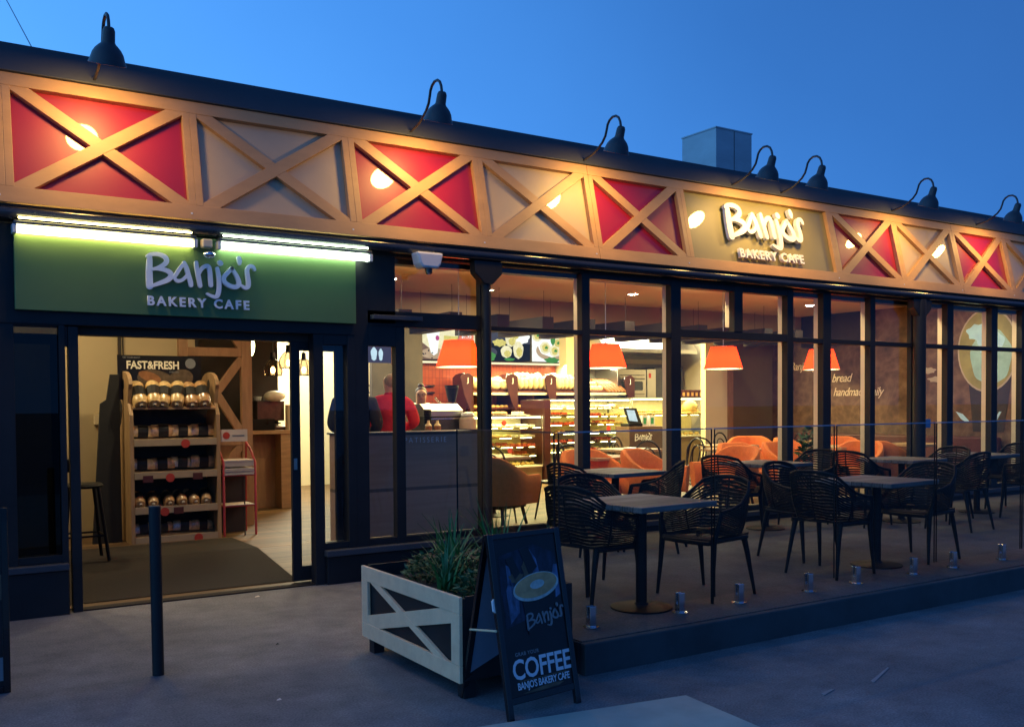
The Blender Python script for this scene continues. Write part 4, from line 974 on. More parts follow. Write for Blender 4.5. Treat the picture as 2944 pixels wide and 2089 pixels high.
def blade(mb, base, h, lean, az_, w=.02):
    pts = []; d = Vector((math.cos(az_), math.sin(az_), 0)); s_ = Vector((-d.y, d.x, 0))
    for i in range(6):
        k = i / 5; c = base + Vector((0, 0, h * k)) + d * (lean * k * k); ww = w * (1 - k ** 1.6) + .001
        pts.append((c - s_ * ww + d * .002, c + d * ww * .25, c + s_ * ww))
    vs = [p for r in pts for p in r]; fs = []
    for i in range(5): fs += [(i * 3, i * 3 + 1, i * 3 + 4, i * 3 + 3), (i * 3 + 1, i * 3 + 2, i * 3 + 5, i * 3 + 4)]
    mb.add(vs, fs)
def strappy(x, y, n, h, lab):
    mb = MB()
    for i in range(n):
        b = Vector((x + random.uniform(-.05, .05), y + random.uniform(-.05, .05), PZ1 - .09)); blade(mb, b, h * random.uniform(.5, 1.), random.uniform(.02, .32), random.uniform(0, 2 * PI), random.uniform(.006, .014))
    o = mb.build('strap_leaf_plant', 'blade_leaf'); tag(o, lab, 'plant', 'plants growing in the planter box'); return o
def leafy(x, y, r, h, n, m, lab, z0=None, name='leafy_plant', grp='plants growing in the planter box', ls=(.012, .026)):
    mb = MB(); z0 = PZ1 - .085 if z0 is None else z0
    for i in range(7):
        a = random.uniform(0, 2 * PI); mb.tube([(x, y, z0), (x + math.cos(a) * r * .35, y + math.sin(a) * r * .35, z0 + h * .5), (x + math.cos(a) * r * .7, y + math.sin(a) * r * .7, z0 + h * .85)], .003, 4)
    for i in range(n):
        a = random.uniform(0, 2 * PI); q = random.random() ** .5; k = random.random()
        c = Vector((x + math.cos(a) * r * q * (1.05 - .35 * k), y + math.sin(a) * r * q * (1.05 - .35 * k), z0 + h * k * (1.1 - .45 * q * q)))
        d = Vector((math.cos(a) + random.uniform(-.7, .7), math.sin(a) + random.uniform(-.7, .7), random.uniform(-.3, 1))).normalized(); s_ = d.cross(Vector((random.uniform(-1, 1), random.uniform(-1, 1), 1))).normalized()
        l = random.uniform(*ls); ww = l * .42
        mb.add([c - d * l, c + s_ * ww, c + d * l, c - s_ * ww], [(0, 1, 2, 3)])
    o = mb.build(name, m); tag(o, lab, 'plant', grp); return o
strappy(2.98, 5.30, 38, .46, 'strap leaved plant with tall upright blades at the middle of the planter box')
strappy(2.78, 5.02, 30, .34, 'strap leaved plant leaning over at the near part of the planter box')
strappy(3.10, 4.98, 30, .56, 'tallest strap leaved plant rising behind the sandwich board')
strappy(3.05, 5.55, 24, .40, 'short strap leaved plant leaning left at the far end of the planter box')
leafy(2.84, 5.38, .19, .19, 620, 'foliage', 'low dark bushy plant at the far end of the planter box')
leafy(2.95, 5.05, .20, .22, 700, 'foliage', 'dark bushy plant filling the middle of the planter box')
leafy(2.80, 4.72, .16, .17, 520, 'foliage', 'low bushy plant at the near corner of the planter box')
leafy(3.10, 4.72, .14, .22, 420, 'foliage_light', 'paler bushy plant close behind the sandwich board')
# bulky plant just inside the window
leafy(10.38, 8.72, .17, .50, 260, 'foliage', 'tall pot plant with broad leaves behind the window glass', z0=.75, name='pot_plant', grp='plants inside the window', ls=(.03, .07))
mb = MB(); mb.lathe([(.13, 0), (.17, .30), (.175, .55), (.15, .56)], (10.38, 8.72, FL), 20); tag(mb.build('plant_pot', 'dark_steel', smooth=True), 'dark round pot holding the tall plant behind the window glass', 'pot')
# litter
for x, y, s_, m_, lab in ((2.52, 7.83, .022, 'paper', 'scrap of white paper on the path by the door threshold'), (2.12, 6.18, .011, 'black_paint', 'small dark leaf scrap on the path left of the planter box'), (1.72, 5.0, .014, 'paper', 'pale scrap of paper on the open path near the bottom edge')):
    mb = MB(); mb.add([(x - s_, y - s_ * .5, .004), (x + s_, y - s_ * .7, .006), (x + s_ * .7, y + s_ * .6, .012), (x - s_ * .6, y + s_ * .5, .005)], [(0, 1, 2, 3)]); tag(mb.build('paper_scrap', m_), lab, 'litter')
mb = MB(); mb.prism([(4.62, 3.42), (4.95, 3.56), (4.955, 3.575), (4.63, 3.45)], lambda u, v, w_: Vector((u, v, w_)), .001, .005); mb.prism([(4.20, 3.42), (4.33, 3.46), (4.32, 3.475), (4.21, 3.45)], lambda u, v, w_: Vector((u, v, w_)), .001, .005)
o = mb.build('painted_line', 'mark_paint', kind='structure') if 'mark_paint' in M else None
# ------------------------------------------------------------------ cafe interior: entrance side
mb = MB()
def rz(y): return .012 + (FL - .013) / 1.188 * (y - 8.16)
mb.add([(1.0, 8.24, rz(8.24) + .006), (3.02, 8.24, rz(8.24) + .006), (3.02, 9.346, rz(9.346) + .006), (1.0, 9.346, rz(9.346) + .006), (3.02, 10.2, FL + .006), (1.0, 10.2, FL + .006)], [(0, 1, 2, 3), (3, 2, 4, 5)])
tag(mb.build('doormat', 'doormat'), 'wide dark doormat just inside the entrance', 'doormat')
# bread rack
RK = thing('bread_rack', 'tall timber bread rack on castors holding bagged loaves inside the entrance', 'rack', (2.49, 10.5, .11))
def side_prof():
    pts = [(10.30, .17), (10.305, 1.50), (10.38, 1.62)]
    for i in range(11):
        a = math.radians(205 - i * 23); pts.append((10.60 + .29 * math.cos(a), 1.82 + .135 * math.sin(a)))
    pts += [(10.62, 1.58), (10.72, 1.42), (10.88, 1.30), (10.94, 1.1), (10.94, .17)]; return pts
for x in (2.03, 2.905):
    mb = MB(); mb.prism(side_prof(), lambda u, v, w_, x=x: Vector((x + w_, u, v)), 0, .04); s_ = mb.build('side_panel', 'rack_timber', RK, bevel=.003)
    mb = MB(); mb.prism(disc(10.58, 1.82, .05, .055, 16), lambda u, v, w_, x=x: Vector((x + w_, u, v)), -.002, .042); mb.build('hand_slot', 'black_label', s_)
SH = [1.575, 1.225, .888, .529, .223]
for i, z in enumerate(SH):
    mb = MB(); mb.add([(2.071, 10.315, z), (2.904, 10.315, z), (2.904, 10.66, z + .11), (2.071, 10.66, z + .11), (2.071, 10.315, z - .018), (2.904, 10.315, z - .018), (2.904, 10.66, z + .092), (2.071, 10.66, z + .092)], [(0, 1, 2, 3), (7, 6, 5, 4), (0, 4, 5, 1), (1, 5, 6, 2), (2, 6, 7, 3), (3, 7, 4, 0)]); sh = mb.build('shelf', 'rack_timber', RK)
    if i: mb = MB(); mb.box(2.0705, 10.296, z - .045, 2.9045, 10.3145, z + .028); mb.build('lip', 'rack_white', sh, bevel=.002)
mb = MB(); mb.box(2.0705, 10.305, .165, 2.9045, 10.33, .165 + .045); mb.build('bottom_rail', 'rack_white', RK, bevel=.003)
mb = MB(); mb.box(2.071, 10.70, .24, 2.904, 10.71, 1.60); mb.build('back_panel', 'dark_wall', RK)
mb = MB(); mb.box(2.08, 10.33, .14, 2.90, 10.7, .164)
for x, y in ((2.11, 10.38), (2.87, 10.38), (2.11, 10.66), (2.87, 10.66)): mb.cyl((x - .012, y, .145), (x + .012, y, .145), .03, n=12)
mb.build('castor_base', 'black_resin', RK)
SG = thing('header_board', 'dark FAST&FRESH header board with a bread photo on top of the bread rack', 'sign', (2.40, 10.6, 1.72))
mb = MB(); mb.box(1.98, 10.60, 1.66, 2.83, 10.612, 2.125); hb = mb.build('board', 'poster_dark', SG)
hf = lambda u, v, w_: Vector((u, 10.599 - w_, v))
mb = MB(); mb.use('poster_brown').prism(ell(2.37, 1.86, .20, .11, -.25), hf, 0, .001); mb.use('bread_brown').prism(ell(2.30, 1.90, .12, .05, -.35), hf, .0015, .002); mb.use('poster_brown').prism(ell(2.62, 1.88, .13, .10, .3), hf, .0002, .0012)
mb.use('poster_grey').prism(disc(2.72, 2.045, .055, .055, 24), hf, .001, .002); mb.build('print', None, hb)
text_mesh('FAST&FRESH', .115, 'icing', SG, lambda u, v, w_: hf(2.335 + u, 1.985 + v, w_ + .001), .001, .0034, 'lettering', 'CENTER', 1.0, xs=.84)
text_mesh('GET YOUR BREAD', .026, 'poster_grey', SG, lambda u, v, w_: hf(2.03 + u, 2.092 + v, w_ + .001), .001, .0004, 'lettering', 'LEFT', .95, xs=.86)
text_mesh('EVERY DAY', .024, 'poster_grey', SG, lambda u, v, w_: hf(2.50 + u, 1.945 + v, w_ + .001), .001, .0004, 'lettering', 'LEFT', .95, xs=.86)
def loaf(bagged=True, m='bread_gold'):
    t = thing('bagged_loaf', '', 'bread', (0, 0, 0))
    mb = MB(); prof = [(-.058, .0), (-.062, .05), (-.055, .085), (-.03, .105), (0, .112), (.03, .105), (.055, .085), (.062, .05), (.058, .0)]
    n = len(prof); ys = [(-.13, .82), (-.10, 1.), (.10, 1.), (.13, .85)]; vs = []; fs = []
    for y, k in ys: vs += [(a * k, y, .003 + b * k) for a, b in prof]
    for i in range(3): fs += [(i * n + j, i * n + (j + 1) % n, (i + 1) * n + (j + 1) % n, (i + 1) * n + j) for j in range(n)]
    fs += [tuple(range(n)), tuple(range(3 * n, 4 * n))[::-1]]
    mb.add(vs, fs); mb.build('bread', m, t, smooth=True)
    mb = MB(); vs = []; 
    for y, k in ((-.055, 1.07), (.045, 1.07)): vs += [(a * k, y, .001 + b * k) for a, b in prof]
    mb.add(vs, [(j, (j + 1) % n, n + (j + 1) % n, n + j) for j in range(n)]); mb.build('label_band', 'black_label', t)
    mb = MB(); mb.lathe([(.012, .0), (.02, .02), (.05, .045)], (0, -.15, .055), 8, tf=lambda p: Vector((p.x, p.z * 1. , p.y))); mb.f = mb.f[:-2]; mb.mi = mb.mi[:-2]; mb.build('bag_end', 'bag_film', t)
    return t
names = ['top', 'second', 'third', 'fourth', 'bottom']
LA = loaf(m='bagged_gold'); LB = loaf(m='bagged_brown'); first = {0: True, 1: True}
til = math.atan2(.11, .345)
for r_, z in enumerate(SH):
    nk = 6 if r_ in (0, 3) else 4
    for k in range(nk):
        b = 1 if (r_ == 0 and k > 3) or (r_ > 2) or (r_ in (1, 2) and k % 2 == 1) else 0
        src = LB if b else LA
        o = src if first[b] else dup(src, (0, 0, 0)); first[b] = False
        w_ = .80 / nk; sc = 1.18 if r_ == 0 else (1.0 if r_ < 3 else .88)
        o.scale = (sc, sc, sc * random.uniform(.95, 1.15))
        o.location = (2.075 + w_ * (k + .5) + random.uniform(-.012, .012), 10.46, z + (.09 if r_ == 0 else .052))
        if r_ in (0, 3): o.rotation_euler = (til + (.45 if r_ == 0 else .1), random.uniform(-.15, .15), random.uniform(-.25, .25))
        else: o.rotation_euler = (random.uniform(-.1, .1), random.uniform(-.12, .12) , PI / 2 + random.uniform(-.2, .2))
        o['label'] = '%s bagged loaf with a black band on the %s shelf of the bread rack' % ('dark' if b else 'golden', names[r_]); o['group'] = '%s bagged loaves on the %s rack shelf' % ('dark' if b else 'golden', names[r_])
for x, z, i in ((2.58, 1.20, 0), (2.20, .85, 1), (2.42, .85, 2), (2.70, .86, 3), (2.36, .50, 4), (2.50, .51, 5), (2.70, .205, 6)):
    mb = MB(); mb.prism(disc(x, z, .045, .045, 20) if i % 2 == 0 else [(x - .05, z - .04), (x + .05, z - .04), (x + .05, z + .03), (x - .05, z + .03)], lambda u, v, w_: Vector((u, 10.294 - w_, v)), 0, .002)
    tag(mb.build('price_tag', 'red_dot' if i % 2 == 0 else 'tray_timber'), ['round red price tag under the second rack shelf', 'dark red square tag left under the third rack shelf', 'round red price tag in the middle under the third rack shelf', 'dark red square tag right under the third rack shelf', 'round red price tag under the fourth rack shelf', 'dark red square tag under the fourth rack shelf', 'round red price tag under the bottom rack shelf'][i], 'price tag')
# folded dark stand left of the rack
mb = MB(); mb.prism([(1.70, .13), (1.99, .13), (1.985, 1.92), (1.90, 1.92), (1.86, 1.66), (1.80, 1.62)], lambda u, v, w_: Vector((u, 10.55 + w_, v)), 0, .04)
tag(mb.build('folded_stand', 'dark_cloth', bevel=.004), 'tall dark folded stand leaning beside the bread rack', 'stand')
t = thing('bar_stool', 'dark high stool partly behind the entrance door frame', 'stool', (1.45, 9.5, .19))
mb = MB(); mb.lathe([(.17, .66), (.185, .68), (.17, .70), (.02, .705)], (1.45, 9.5, .19), 20); mb.build('seat', 'black_resin', t, smooth=True)
mb = MB(); mb.box(1.28, 9.40, 1.0, 1.40, 9.44, 1.12); mb.build('backrest', 'black_resin', t, bevel=.02)
for sx, sy in ((-1, -1), (1, -1), (1, 1), (-1, 1)):
    mb = MB(); mb.tube([(1.45 + sx * .12, 9.5 + sy * .12, .86), (1.45 + sx * .19, 9.5 + sy * .19, .19)], .016, 8); mb.build('leg', 'black_resin', t)
mb = MB(); mb.tube([(1.45 + sx * .165, 9.5 + sy * .165, .42) for sx, sy in ((-1, -1), (1, -1), (1, 1), (-1, 1))], .01, 6, closed=True); mb.build('footrest', 'black_resin', t)
mb = MB(); mb.box(1.84, 11.16, 1.395, 2.01, 11.197, 1.51); tag(mb.build('wall_socket', 'cream_frame', bevel=.004), 'cream switch box low on the cream wall left of the rack', 'switch box')
# newspaper stand
NS = thing('newspaper_stand', 'red wire newspaper stand with stacked papers beside the bread rack', 'newspaper stand', (3.15, 10.5, .12))
for x in (2.985, 3.33):
    mb = MB(); mb.tube([(x, 10.34, .12), (x, 10.34, .98), (x - .02, 10.42, 1.10), (x - .04, 10.52, 1.19)], .013, 8); mb.tube([(x, 10.70, .12), (x, 10.66, 1.0), (x - .04, 10.52, 1.19)], .011, 8); mb.tube([(x, 10.34, .125), (x, 10.70, .125)], .011, 6); mb.build('side_frame', 'red_steel', NS, smooth=True)
for z in (.125, .50, .83):
    mb = MB(); mb.box(2.99, 10.335, z, 3.325, 10.70, z + .012); mb.build('shelf', 'red_steel', NS)
mb = MB(); mb.box(2.99, 10.69, .14, 3.325, 10.697, 1.0); mb.tube([(3.21, 10.345, .14), (3.21, 10.345, .82)], .008, 6); mb.build('back_panel', 'dark_wall', NS)
mb = MB(); mb.box(2.965, 10.36, 1.205, 3.255, 10.372, 1.335); hs = mb.build('header_card', 'paper', NS)
mb = MB(); mb.use('red_dot').prism(disc(3.025, 1.27, .038, .038, 20), lambda u, v, w_: Vector((u, 10.358 - w_, v)), 0, .001); mb.use('poster_grey').prism([(3.09, 1.26), (3.22, 1.26), (3.22, 1.275), (3.09, 1.275)], lambda u, v, w_: Vector((u, 10.358 - w_, v)), 0, .001); mb.build('print', None, hs)
for i, (z, k) in enumerate(((.843, 14), (.513, 2), (.138, 3))):
    for j in range(2 if i == 0 else 1):
        mb = MB()
        for q in range(k): dx = random.uniform(-.006, .006); mb.box(2.995 + dx, 10.33 + dx + j * .01, z + .0052 * q + j * .09, 3.315 + dx, 10.62, z + .0052 * q + .0045 + j * .09)
        tag(mb.build('newspaper_stack', 'paper'), ['stack of newspapers on the upper stand shelf, lower pile', 'few newspapers on the middle shelf of the red stand', 'folded newspapers on the bottom shelf of the red stand'][i] if j == 0 else 'upper pile of newspapers on the top shelf of the red stand', 'newspapers')
# timber screen
TS = thing('timber_screen', 'open timber screen with diagonal braces behind the bread rack', 'screen', (3.2, 11.2, FL))
def bar(a, b, w_, y0, y1, nme):
    a = Vector(a); b = Vector(b); d = (b - a).normalized(); n_ = Vector((-d.y, d.x)) * w_ / 2
    mb = MB(); mb.prism([tuple(a + n_), tuple(a - n_), tuple(b - n_), tuple(b + n_)], lambda u, v, q: Vector((u, y0 + q, v)), 0, y1 - y0); return mb.build(nme, 'screen_timber', TS, bevel=.003)
bar((3.51, FL), (3.51, 3.2), .122, 11.16, 11.24, 'post'); bar((2.78, FL), (2.78, 3.2), .10, 11.12, 11.195, 'post')
bar((2.83, 2.21), (3.448, 2.21), .10, 11.165, 11.235, 'rail'); bar((2.83, 1.18), (3.448, 1.18), .10, 11.165, 11.235, 'rail')
bar((3.46, 2.14), (3.13, 1.70), .09, 11.172, 11.23, 'brace'); bar((3.13, 1.78), (3.46, 1.25), .09, 11.168, 11.226, 'brace'); bar((3.46, 2.27), (3.1, 2.8), .09, 11.17, 11.23, 'brace'); bar((3.44, 1.13), (3.1, .7), .09, 11.17, 11.23, 'brace')
mb = MB(); mb.blob((3.60, 11.32, 2.30), (.06, .05, .13), 14, 10); tag(mb.build('glowing_sign', 'led_green', smooth=True), 'small yellow glowing disc beside the timber screen post', 'light')
# coffee counter
CC = thing('coffee_counter', 'pale timber coffee counter with a full height end panel', 'counter', (4.2, 13.1, FL))
mb = MB(); mb.box(3.15, 12.74, 1.205, 4.67, 13.44, 1.255); mb.build('worktop', 'pale_timber', CC, bevel=.004)
mb = MB(); mb.box(4.47, 12.76, FL, 4.67, 13.40, 1.204); mb.build('end_panel', 'pale_timber', CC, bevel=.004)
mb = MB(); mb.box(3.15, 13.0, FL, 4.469, 13.40, 1.204); mb.build('front_panel', 'screen_timber', CC)
EM = thing('espresso_machine', 'steel espresso machine with cups on top at the coffee counter', 'coffee machine', (4.35, 13.1, 1.255))
mb = MB(); mb.box(4.19, 12.9, 1.38, 4.58, 13.3, 1.66); mb.box(4.17, 12.86, 1.256, 4.60, 13.3, 1.31); mb.box(4.22, 13.12, 1.311, 4.55, 13.3, 1.379); mb.build('body', 'machine_paint', EM, bevel=.015)
mb = MB(); mb.cyl((4.30, 12.93, 1.38), (4.30, 12.93, 1.34), .035, n=12); mb.cyl((4.46, 12.93, 1.38), (4.46, 12.93, 1.34), .035, n=12); mb.cyl((4.30, 12.93, 1.36), (4.30, 12.75, 1.35), .012, n=8); mb.cyl((4.46, 12.93, 1.36), (4.46, 12.75, 1.35), .012, n=8); mb.build('group_head', 'black_resin', EM)
mb = MB()
for k in range(6): mb.lathe([(.028, 0), (.038, .055)], (4.22 + k * .065, 13.0 + (k % 2) * .1, 1.662), 12)
mb.build('cup_stack', 'white_plastic', EM)
mb = MB(); mb.blob((4.42, 12.85, 1.72), (.15, .1, .075), 18, 10); tag(mb.build('cling_wrapped_cake', 'icing', smooth=True), 'cake under clear wrap on the espresso machine', 'cake')
mb = MB(); mb.cyl((4.62, 12.82, 1.256), (4.62, 12.82, 1.60), .06, n=18); tag(mb.build('milk_canister', 'cream_frame', smooth=True), 'tall cream canister at the end of the coffee counter', 'canister')
mb = MB(); mb.box(4.02, 12.78, 1.256, 4.40, 12.86, 1.41); tag(mb.build('sugar_tray', 'black_resin', bevel=.01), 'black sachet tray on the coffee counter', 'tray')
mb = MB(); mb.use('scr_blue').box(5.85, 12.98, 2.21, 6.25, 13.02, 2.46); mb.use('scr_sky').prism(disc(5.97, 2.34, .05, .10, 14, wob=.15), lambda u, v, w_: Vector((u, 12.978 - w_, v)), 0, .001); mb.prism(disc(6.08, 2.33, .035, .09, 14, wob=.15), lambda u, v, w_: Vector((u, 12.978 - w_, v)), 0, .001); tag(mb.build('wall_screen', None), 'small wall screen showing a blue picture above the counter', 'screen')
mb = MB(); mb.box(6.251, 12.98, 2.19, 6.33, 13.03, 2.47); tag(mb.build('wall_panel_strip', 'screen_timber'), 'narrow timber strip right of the small wall screen', 'trim')
# patisserie counter right behind the glass
PC = thing('patisserie_counter', 'dull timber counter front lettered PATISSERIE behind the window', 'counter', (4.38, 8.7, FL))
mb = MB(); mb.box(3.62, 8.60, FL, 5.16, 8.64, 1.30); mb.build('front_panel', 'counter_timber', PC, bevel=.003)
mb = MB(); mb.box(3.60, 8.585, 1.301, 5.18, 8.95, 1.318); mb.build('worktop', 'dark_steel', PC, bevel=.002)
mb = MB(); mb.box(3.62, 8.641, FL, 3.66, 8.93, 1.30); mb.box(5.12, 8.641, FL, 5.16, 8.93, 1.30); mb.build('end_panel', 'counter_timber', PC)
text_mesh('PATISSERIE', .078, 'decal_white', PC, lambda u, v, w_: Vector((4.51 + u, 8.598 - w_, 1.208 + v)), .002, -.0012, 'lettering', 'CENTER', 1.38, xs=.95)

# ------------------------------------------------------------------ people
def hand_chain(verts, edges, rad, wi, dirv, palmv, s=1.):
    """palm and five separate fingers grown from wrist vertex wi"""
    d = Vector(dirv).normalized(); p = Vector(palmv).normalized(); side = d.cross(p).normalized()
    w0 = Vector(verts[wi]); pi = len(verts); verts.append(w0 + d * .055); edges.append((wi, pi)); rad.append((.034, .016))
    for k, (off, ln) in enumerate(((-.030, .062), (-.010, .075), (.010, .070), (.030, .055))):
        b = len(verts); q = w0 + d * .09 + side * off
        verts += [q, q + d * ln * .5 + p * .008, q + d * ln * .8 + p * .03]; edges += [(pi, b), (b, b + 1), (b + 1, b + 2)]; rad += [(.0095, .0095), (.0085, .0085), (.007, .007)]
    b = len(verts); q = w0 + d * .035 - side * .035
    verts += [q, q + d * .03 - side * .02 + p * .01, q + d * .055 - side * .022 + p * .02]; edges += [(pi, b), (b, b + 1), (b + 1, b + 2)]; rad += [(.011, .011), (.010, .010), (.008, .008)]
def person(label, loc, rz_, h, top_m, leg_m, hair_m, armL, armR, nod=.0, hairstyle='short', extras=None):
    """body faces +y; arm = (elbow, wrist) in body space"""
    t = thing('person', label, 'person', (0, 0, 0)); k = h / 1.75
    V_ = lambda x, y, z: Vector((x * k, y * k, z * k))
    vs = [V_(0, 0, .95), V_(0, -.01, 1.12), V_(0, -.02, 1.30), V_(0, -.015, 1.43), V_(0, .0, 1.50), V_(0, .012 + nod * .5, 1.57), V_(0, .022 + nod, 1.635), V_(0, .018 + nod, 1.70), V_(0, .008 + nod, 1.75)]
    rd = [(.155, .11), (.14, .10), (.155, .105), (.12, .075), (.066, .066), (.080, .088), (.096, .108), (.098, .110), (.055, .065)]
    ed = [(0, 1), (1, 2), (2, 3), (3, 4), (4, 5), (5, 6), (6, 7), (7, 8)]
    arms = []
    for s_, (el, wr) in ((-1, armL), (1, armR)):
        b = len(vs); vs += [V_(s_ * .185, -.015, 1.41), V_(*el), V_(*wr)]; rd += [(.055, .055), (.042, .042), (.027, .027)]; ed += [(3, b), (b, b + 1), (b + 1, b + 2)]; arms.append(b)
    for s_ in (-1, 1):
        b = len(vs); vs += [V_(s_ * .095, 0, .88), V_(s_ * .105, .01, .50), V_(s_ * .11, -.02, .09), V_(s_ * .12, .10, .035)]; rd += [(.085, .085), (.058, .06), (.040, .042), (.04, .028)]; ed += [(0, b), (b, b + 1), (b + 1, b + 2), (b + 2, b + 3)]
    # nose, ears
    b = len(vs); vs += [V_(0, .118 + nod, 1.63), V_(-.078, .03 + nod, 1.64), V_(.078, .03 + nod, 1.64)]; rd += [(.012, .012), (.016, .022), (.016, .022)]; ed += [(6, b), (6, b + 1), (6, b + 2)]
    nv = len(vs)
    for i, (s_, (el, wr)) in enumerate(((-1, armL), (1, armR))):
        d = Vector(wr) - Vector(el); hand_chain(vs, ed, rd, arms[i] + 2, d, (-s_ * .4, .2, -.9))
    body = skin_mesh('body', vs, ed, [tuple(q * k for q in r) for r in rd], 'skin', t)
    # clothes follow the same joints a little larger
    tv = [V_(0, 0, .86), V_(0, -.01, 1.12), V_(0, -.02, 1.30), V_(0, -.015, 1.44), V_(0, -.002, 1.505)]; tr = [(.19, .15), (.195, .15), (.21, .155), (.17, .12), (.095, .09)]; te = [(0, 1), (1, 2), (2, 3), (3, 4)]
    for s_, (el, wr) in ((-1, armL), (1, armR)):
        b = len(tv); e_, w_ = Vector(el), Vector(wr); w2 = e_.lerp(w_, .9)
        tv += [V_(s_ * .19, -.015, 1.405), V_(*el), V_(*w2)]; tr += [(.10, .10), (.076, .076), (.055, .055)]; te += [(3, b), (b, b + 1), (b + 1, b + 2)]
    skin_mesh('jumper', tv, te, [tuple(q * k for q in r) for r in tr], top_m, t)
    lv = [V_(0, 0, .93), V_(0, 0, 1.06)]; lr = [(.15, .15), (.15, .13)]; le = [(0, 1)]
    for s_ in (-1, 1):
        b = len(lv); lv += [V_(s_ * .098, 0, .84), V_(s_ * .106, .01, .50), V_(s_ * .11, -.015, .10)]; lr += [(.115, .115), (.085, .085), (.072, .072)]; le += [(0, b), (b, b + 1), (b + 1, b + 2)]
    skin_mesh('trousers', lv, le, [tuple(q * k for q in r) for r in lr], leg_m, t)
    for s_ in (-1, 1):
        mb = MB(); mb.blob(V_(s_ * .115, .04, .045), (.05, .14, .045), 12, 8); mb.build('shoe', 'black_resin', t, smooth=True)
    if hairstyle == 'short':
        mb = MB(); mb.blob(V_(0, -.016 + nod, 1.672), (.090 * k, .094 * k, .098 * k), 18, 12); mb.build('hair', hair_m, t, smooth=True)
        mb = MB(); mb.lathe([(.095, 0), (.100, .02), (.088, .06), (.074, .066)], V_(0, -.005 + nod * .3, 1.47), 18); mb.build('collar', top_m, t, smooth=True)
    else:
        mb = MB(); mb.blob(V_(0, -.012 + nod, 1.70), (.096 * k, .106 * k, .092 * k), 18, 12); mb.blob(V_(0, -.03 + nod, 1.80), (.048, .048, .042), 12, 8); mb.build('hair', hair_m, t, smooth=True)
        for s_ in (-1, 1):
            mb = MB(); mb.tube([V_(s_ * .034 + .026 * math.cos(a * PI / 6), .122 + nod, 1.66 + .018 * math.sin(a * PI / 6)) for a in range(12)], .0035, 5, closed=True); mb.build('glasses', 'black_paint', t)
            mb = MB(); mb.blob(V_(s_ * .034, .108 + nod, 1.66), (.013, .010, .009), 8, 6); mb.build('eye', 'black_paint', t)
        mb = MB(); mb.blob(V_(0, .112 + nod, 1.595), (.024, .008, .006), 8, 6); mb.build('mouth', 'red_dot', t)
        mb = MB(); mb.box(-.13, .135, .62, .13, .150, 1.30); mb.box(-.18, -.15, .93, .18, .16, .97); mb.build('apron', 'khaki_cloth', t, bevel=.01)
    t.rotation_euler = (0, 0, rz_); t.location = loc
    return t
person('person in a red fleece with collar, seen from behind at the counter', (5.20, 10.8, FL), math.radians(-14), 1.775, 'red_fleece', 'dark_cloth', 'hair_grey', ((-.30, .02, 1.17), (-.20, .26, 1.10)), ((.30, .02, 1.16), (.20, .26, 1.09)), nod=.01)
person('person with hair in a bun and glasses in a cream top, facing the counter', (6.72, 12.95, FL), math.radians(158), 1.64, 'cream_cloth', 'dark_cloth', 'hair_brown', ((-.22, .06, 1.15), (-.12, .28, 1.05)), ((.22, .06, 1.15), (.14, .28, 1.05)), nod=.05, hairstyle='bun')
person('person in dark clothes seen as a silhouette through the door side pane', (4.62, 10.6, FL), math.radians(-30), 1.77, 'dark_cloth', 'dark_cloth', 'hair_brown', ((-.27, .03, 1.15), (-.18, .22, 1.05)), ((.27, .03, 1.15), (.18, .22, 1.05)), nod=.02)

# ------------------------------------------------------------------ service counter, machines
SC = thing('service_counter', 'steel topped service counter where the two people stand', 'counter', (7.0, 12.3, FL))
mb = MB(); mb.box(5.4, 12.0, 1.16, 7.12, 12.62, 1.20); mb.build('worktop', 'steel', SC, bevel=.004)
mb = MB(); mb.box(5.42, 12.03, FL, 7.10, 12.60, 1.159); mb.build('front_panel', 'counter_timber', SC)
t = thing('steel_food_warmer', 'stainless warmer cabinet with sloped lid on the service counter', 'food warmer', (6.6, 12.3, 1.2))
mb = MB(); mb.prism([(12.05, 1.42), (12.05, 1.50), (12.22, 1.60), (12.55, 1.60), (12.55, 1.42)], lambda u, v, w_: Vector((6.32 + w_, u, v)), 0, .62); mb.build('lid', 'steel', t, bevel=.006)
mb = MB(); mb.box(6.34, 12.07, 1.201, 6.92, 12.53, 1.419); mb.build('body', 'dark_steel', t, bevel=.006)
mb = MB(); mb.box(6.36, 12.045, 1.375, 6.90, 12.066, 1.40); mb.build('handle', 'chrome', t, bevel=.004)
t = thing('counter_jar', 'wide glass jar with a pale lid on the service counter', 'jar', (6.95, 12.1, 1.2))
mb = MB(); mb.lathe([(.11, 0), (.125, .03), (.125, .18), (.10, .21)], (6.95, 11.95, 1.201), 22); mb.build('body', 'jar_glass', t, smooth=True)
mb = MB(); mb.lathe([(.09, 0), (.105, .02), (.09, .05), (.03, .07)], (6.95, 11.95, 1.412), 22); mb.build('lid', 'white_plastic', t, smooth=True)
t = thing('cup_stack', 'tall stack of dark takeaway lids on the service counter', 'cup stack', (6.32, 12.0, 1.2))
mb = MB()
for i in range(11): mb.lathe([(.050, 0), (.056, .006), (.056, .018), (.050, .022)], (6.32, 11.98, 1.27 + i * .023), 14)
mb.build('lids', 'black_resin', t)
for i, x in enumerate((6.29, 6.43)):
    t = thing('sauce_bottle', ['left pale bottle with a brown label at the counter edge', 'right pale bottle with a brown label at the counter edge'][i], 'bottle', (x, 11.9, 1.16), 'pale bottles at the counter edge')
    mb = MB(); mb.lathe([(.045, 0), (.05, .02), (.05, .10), (.02, .135), (.018, .17)], (x, 11.9, 1.20), 14); mb.build('body', 'bread_pale', t, smooth=True)
    mb = MB(); mb.cyl((x, 11.9, 1.23), (x, 11.9, 1.29), .0512, n=14); mb.build('label_band', 'bread_brown', t, smooth=True)
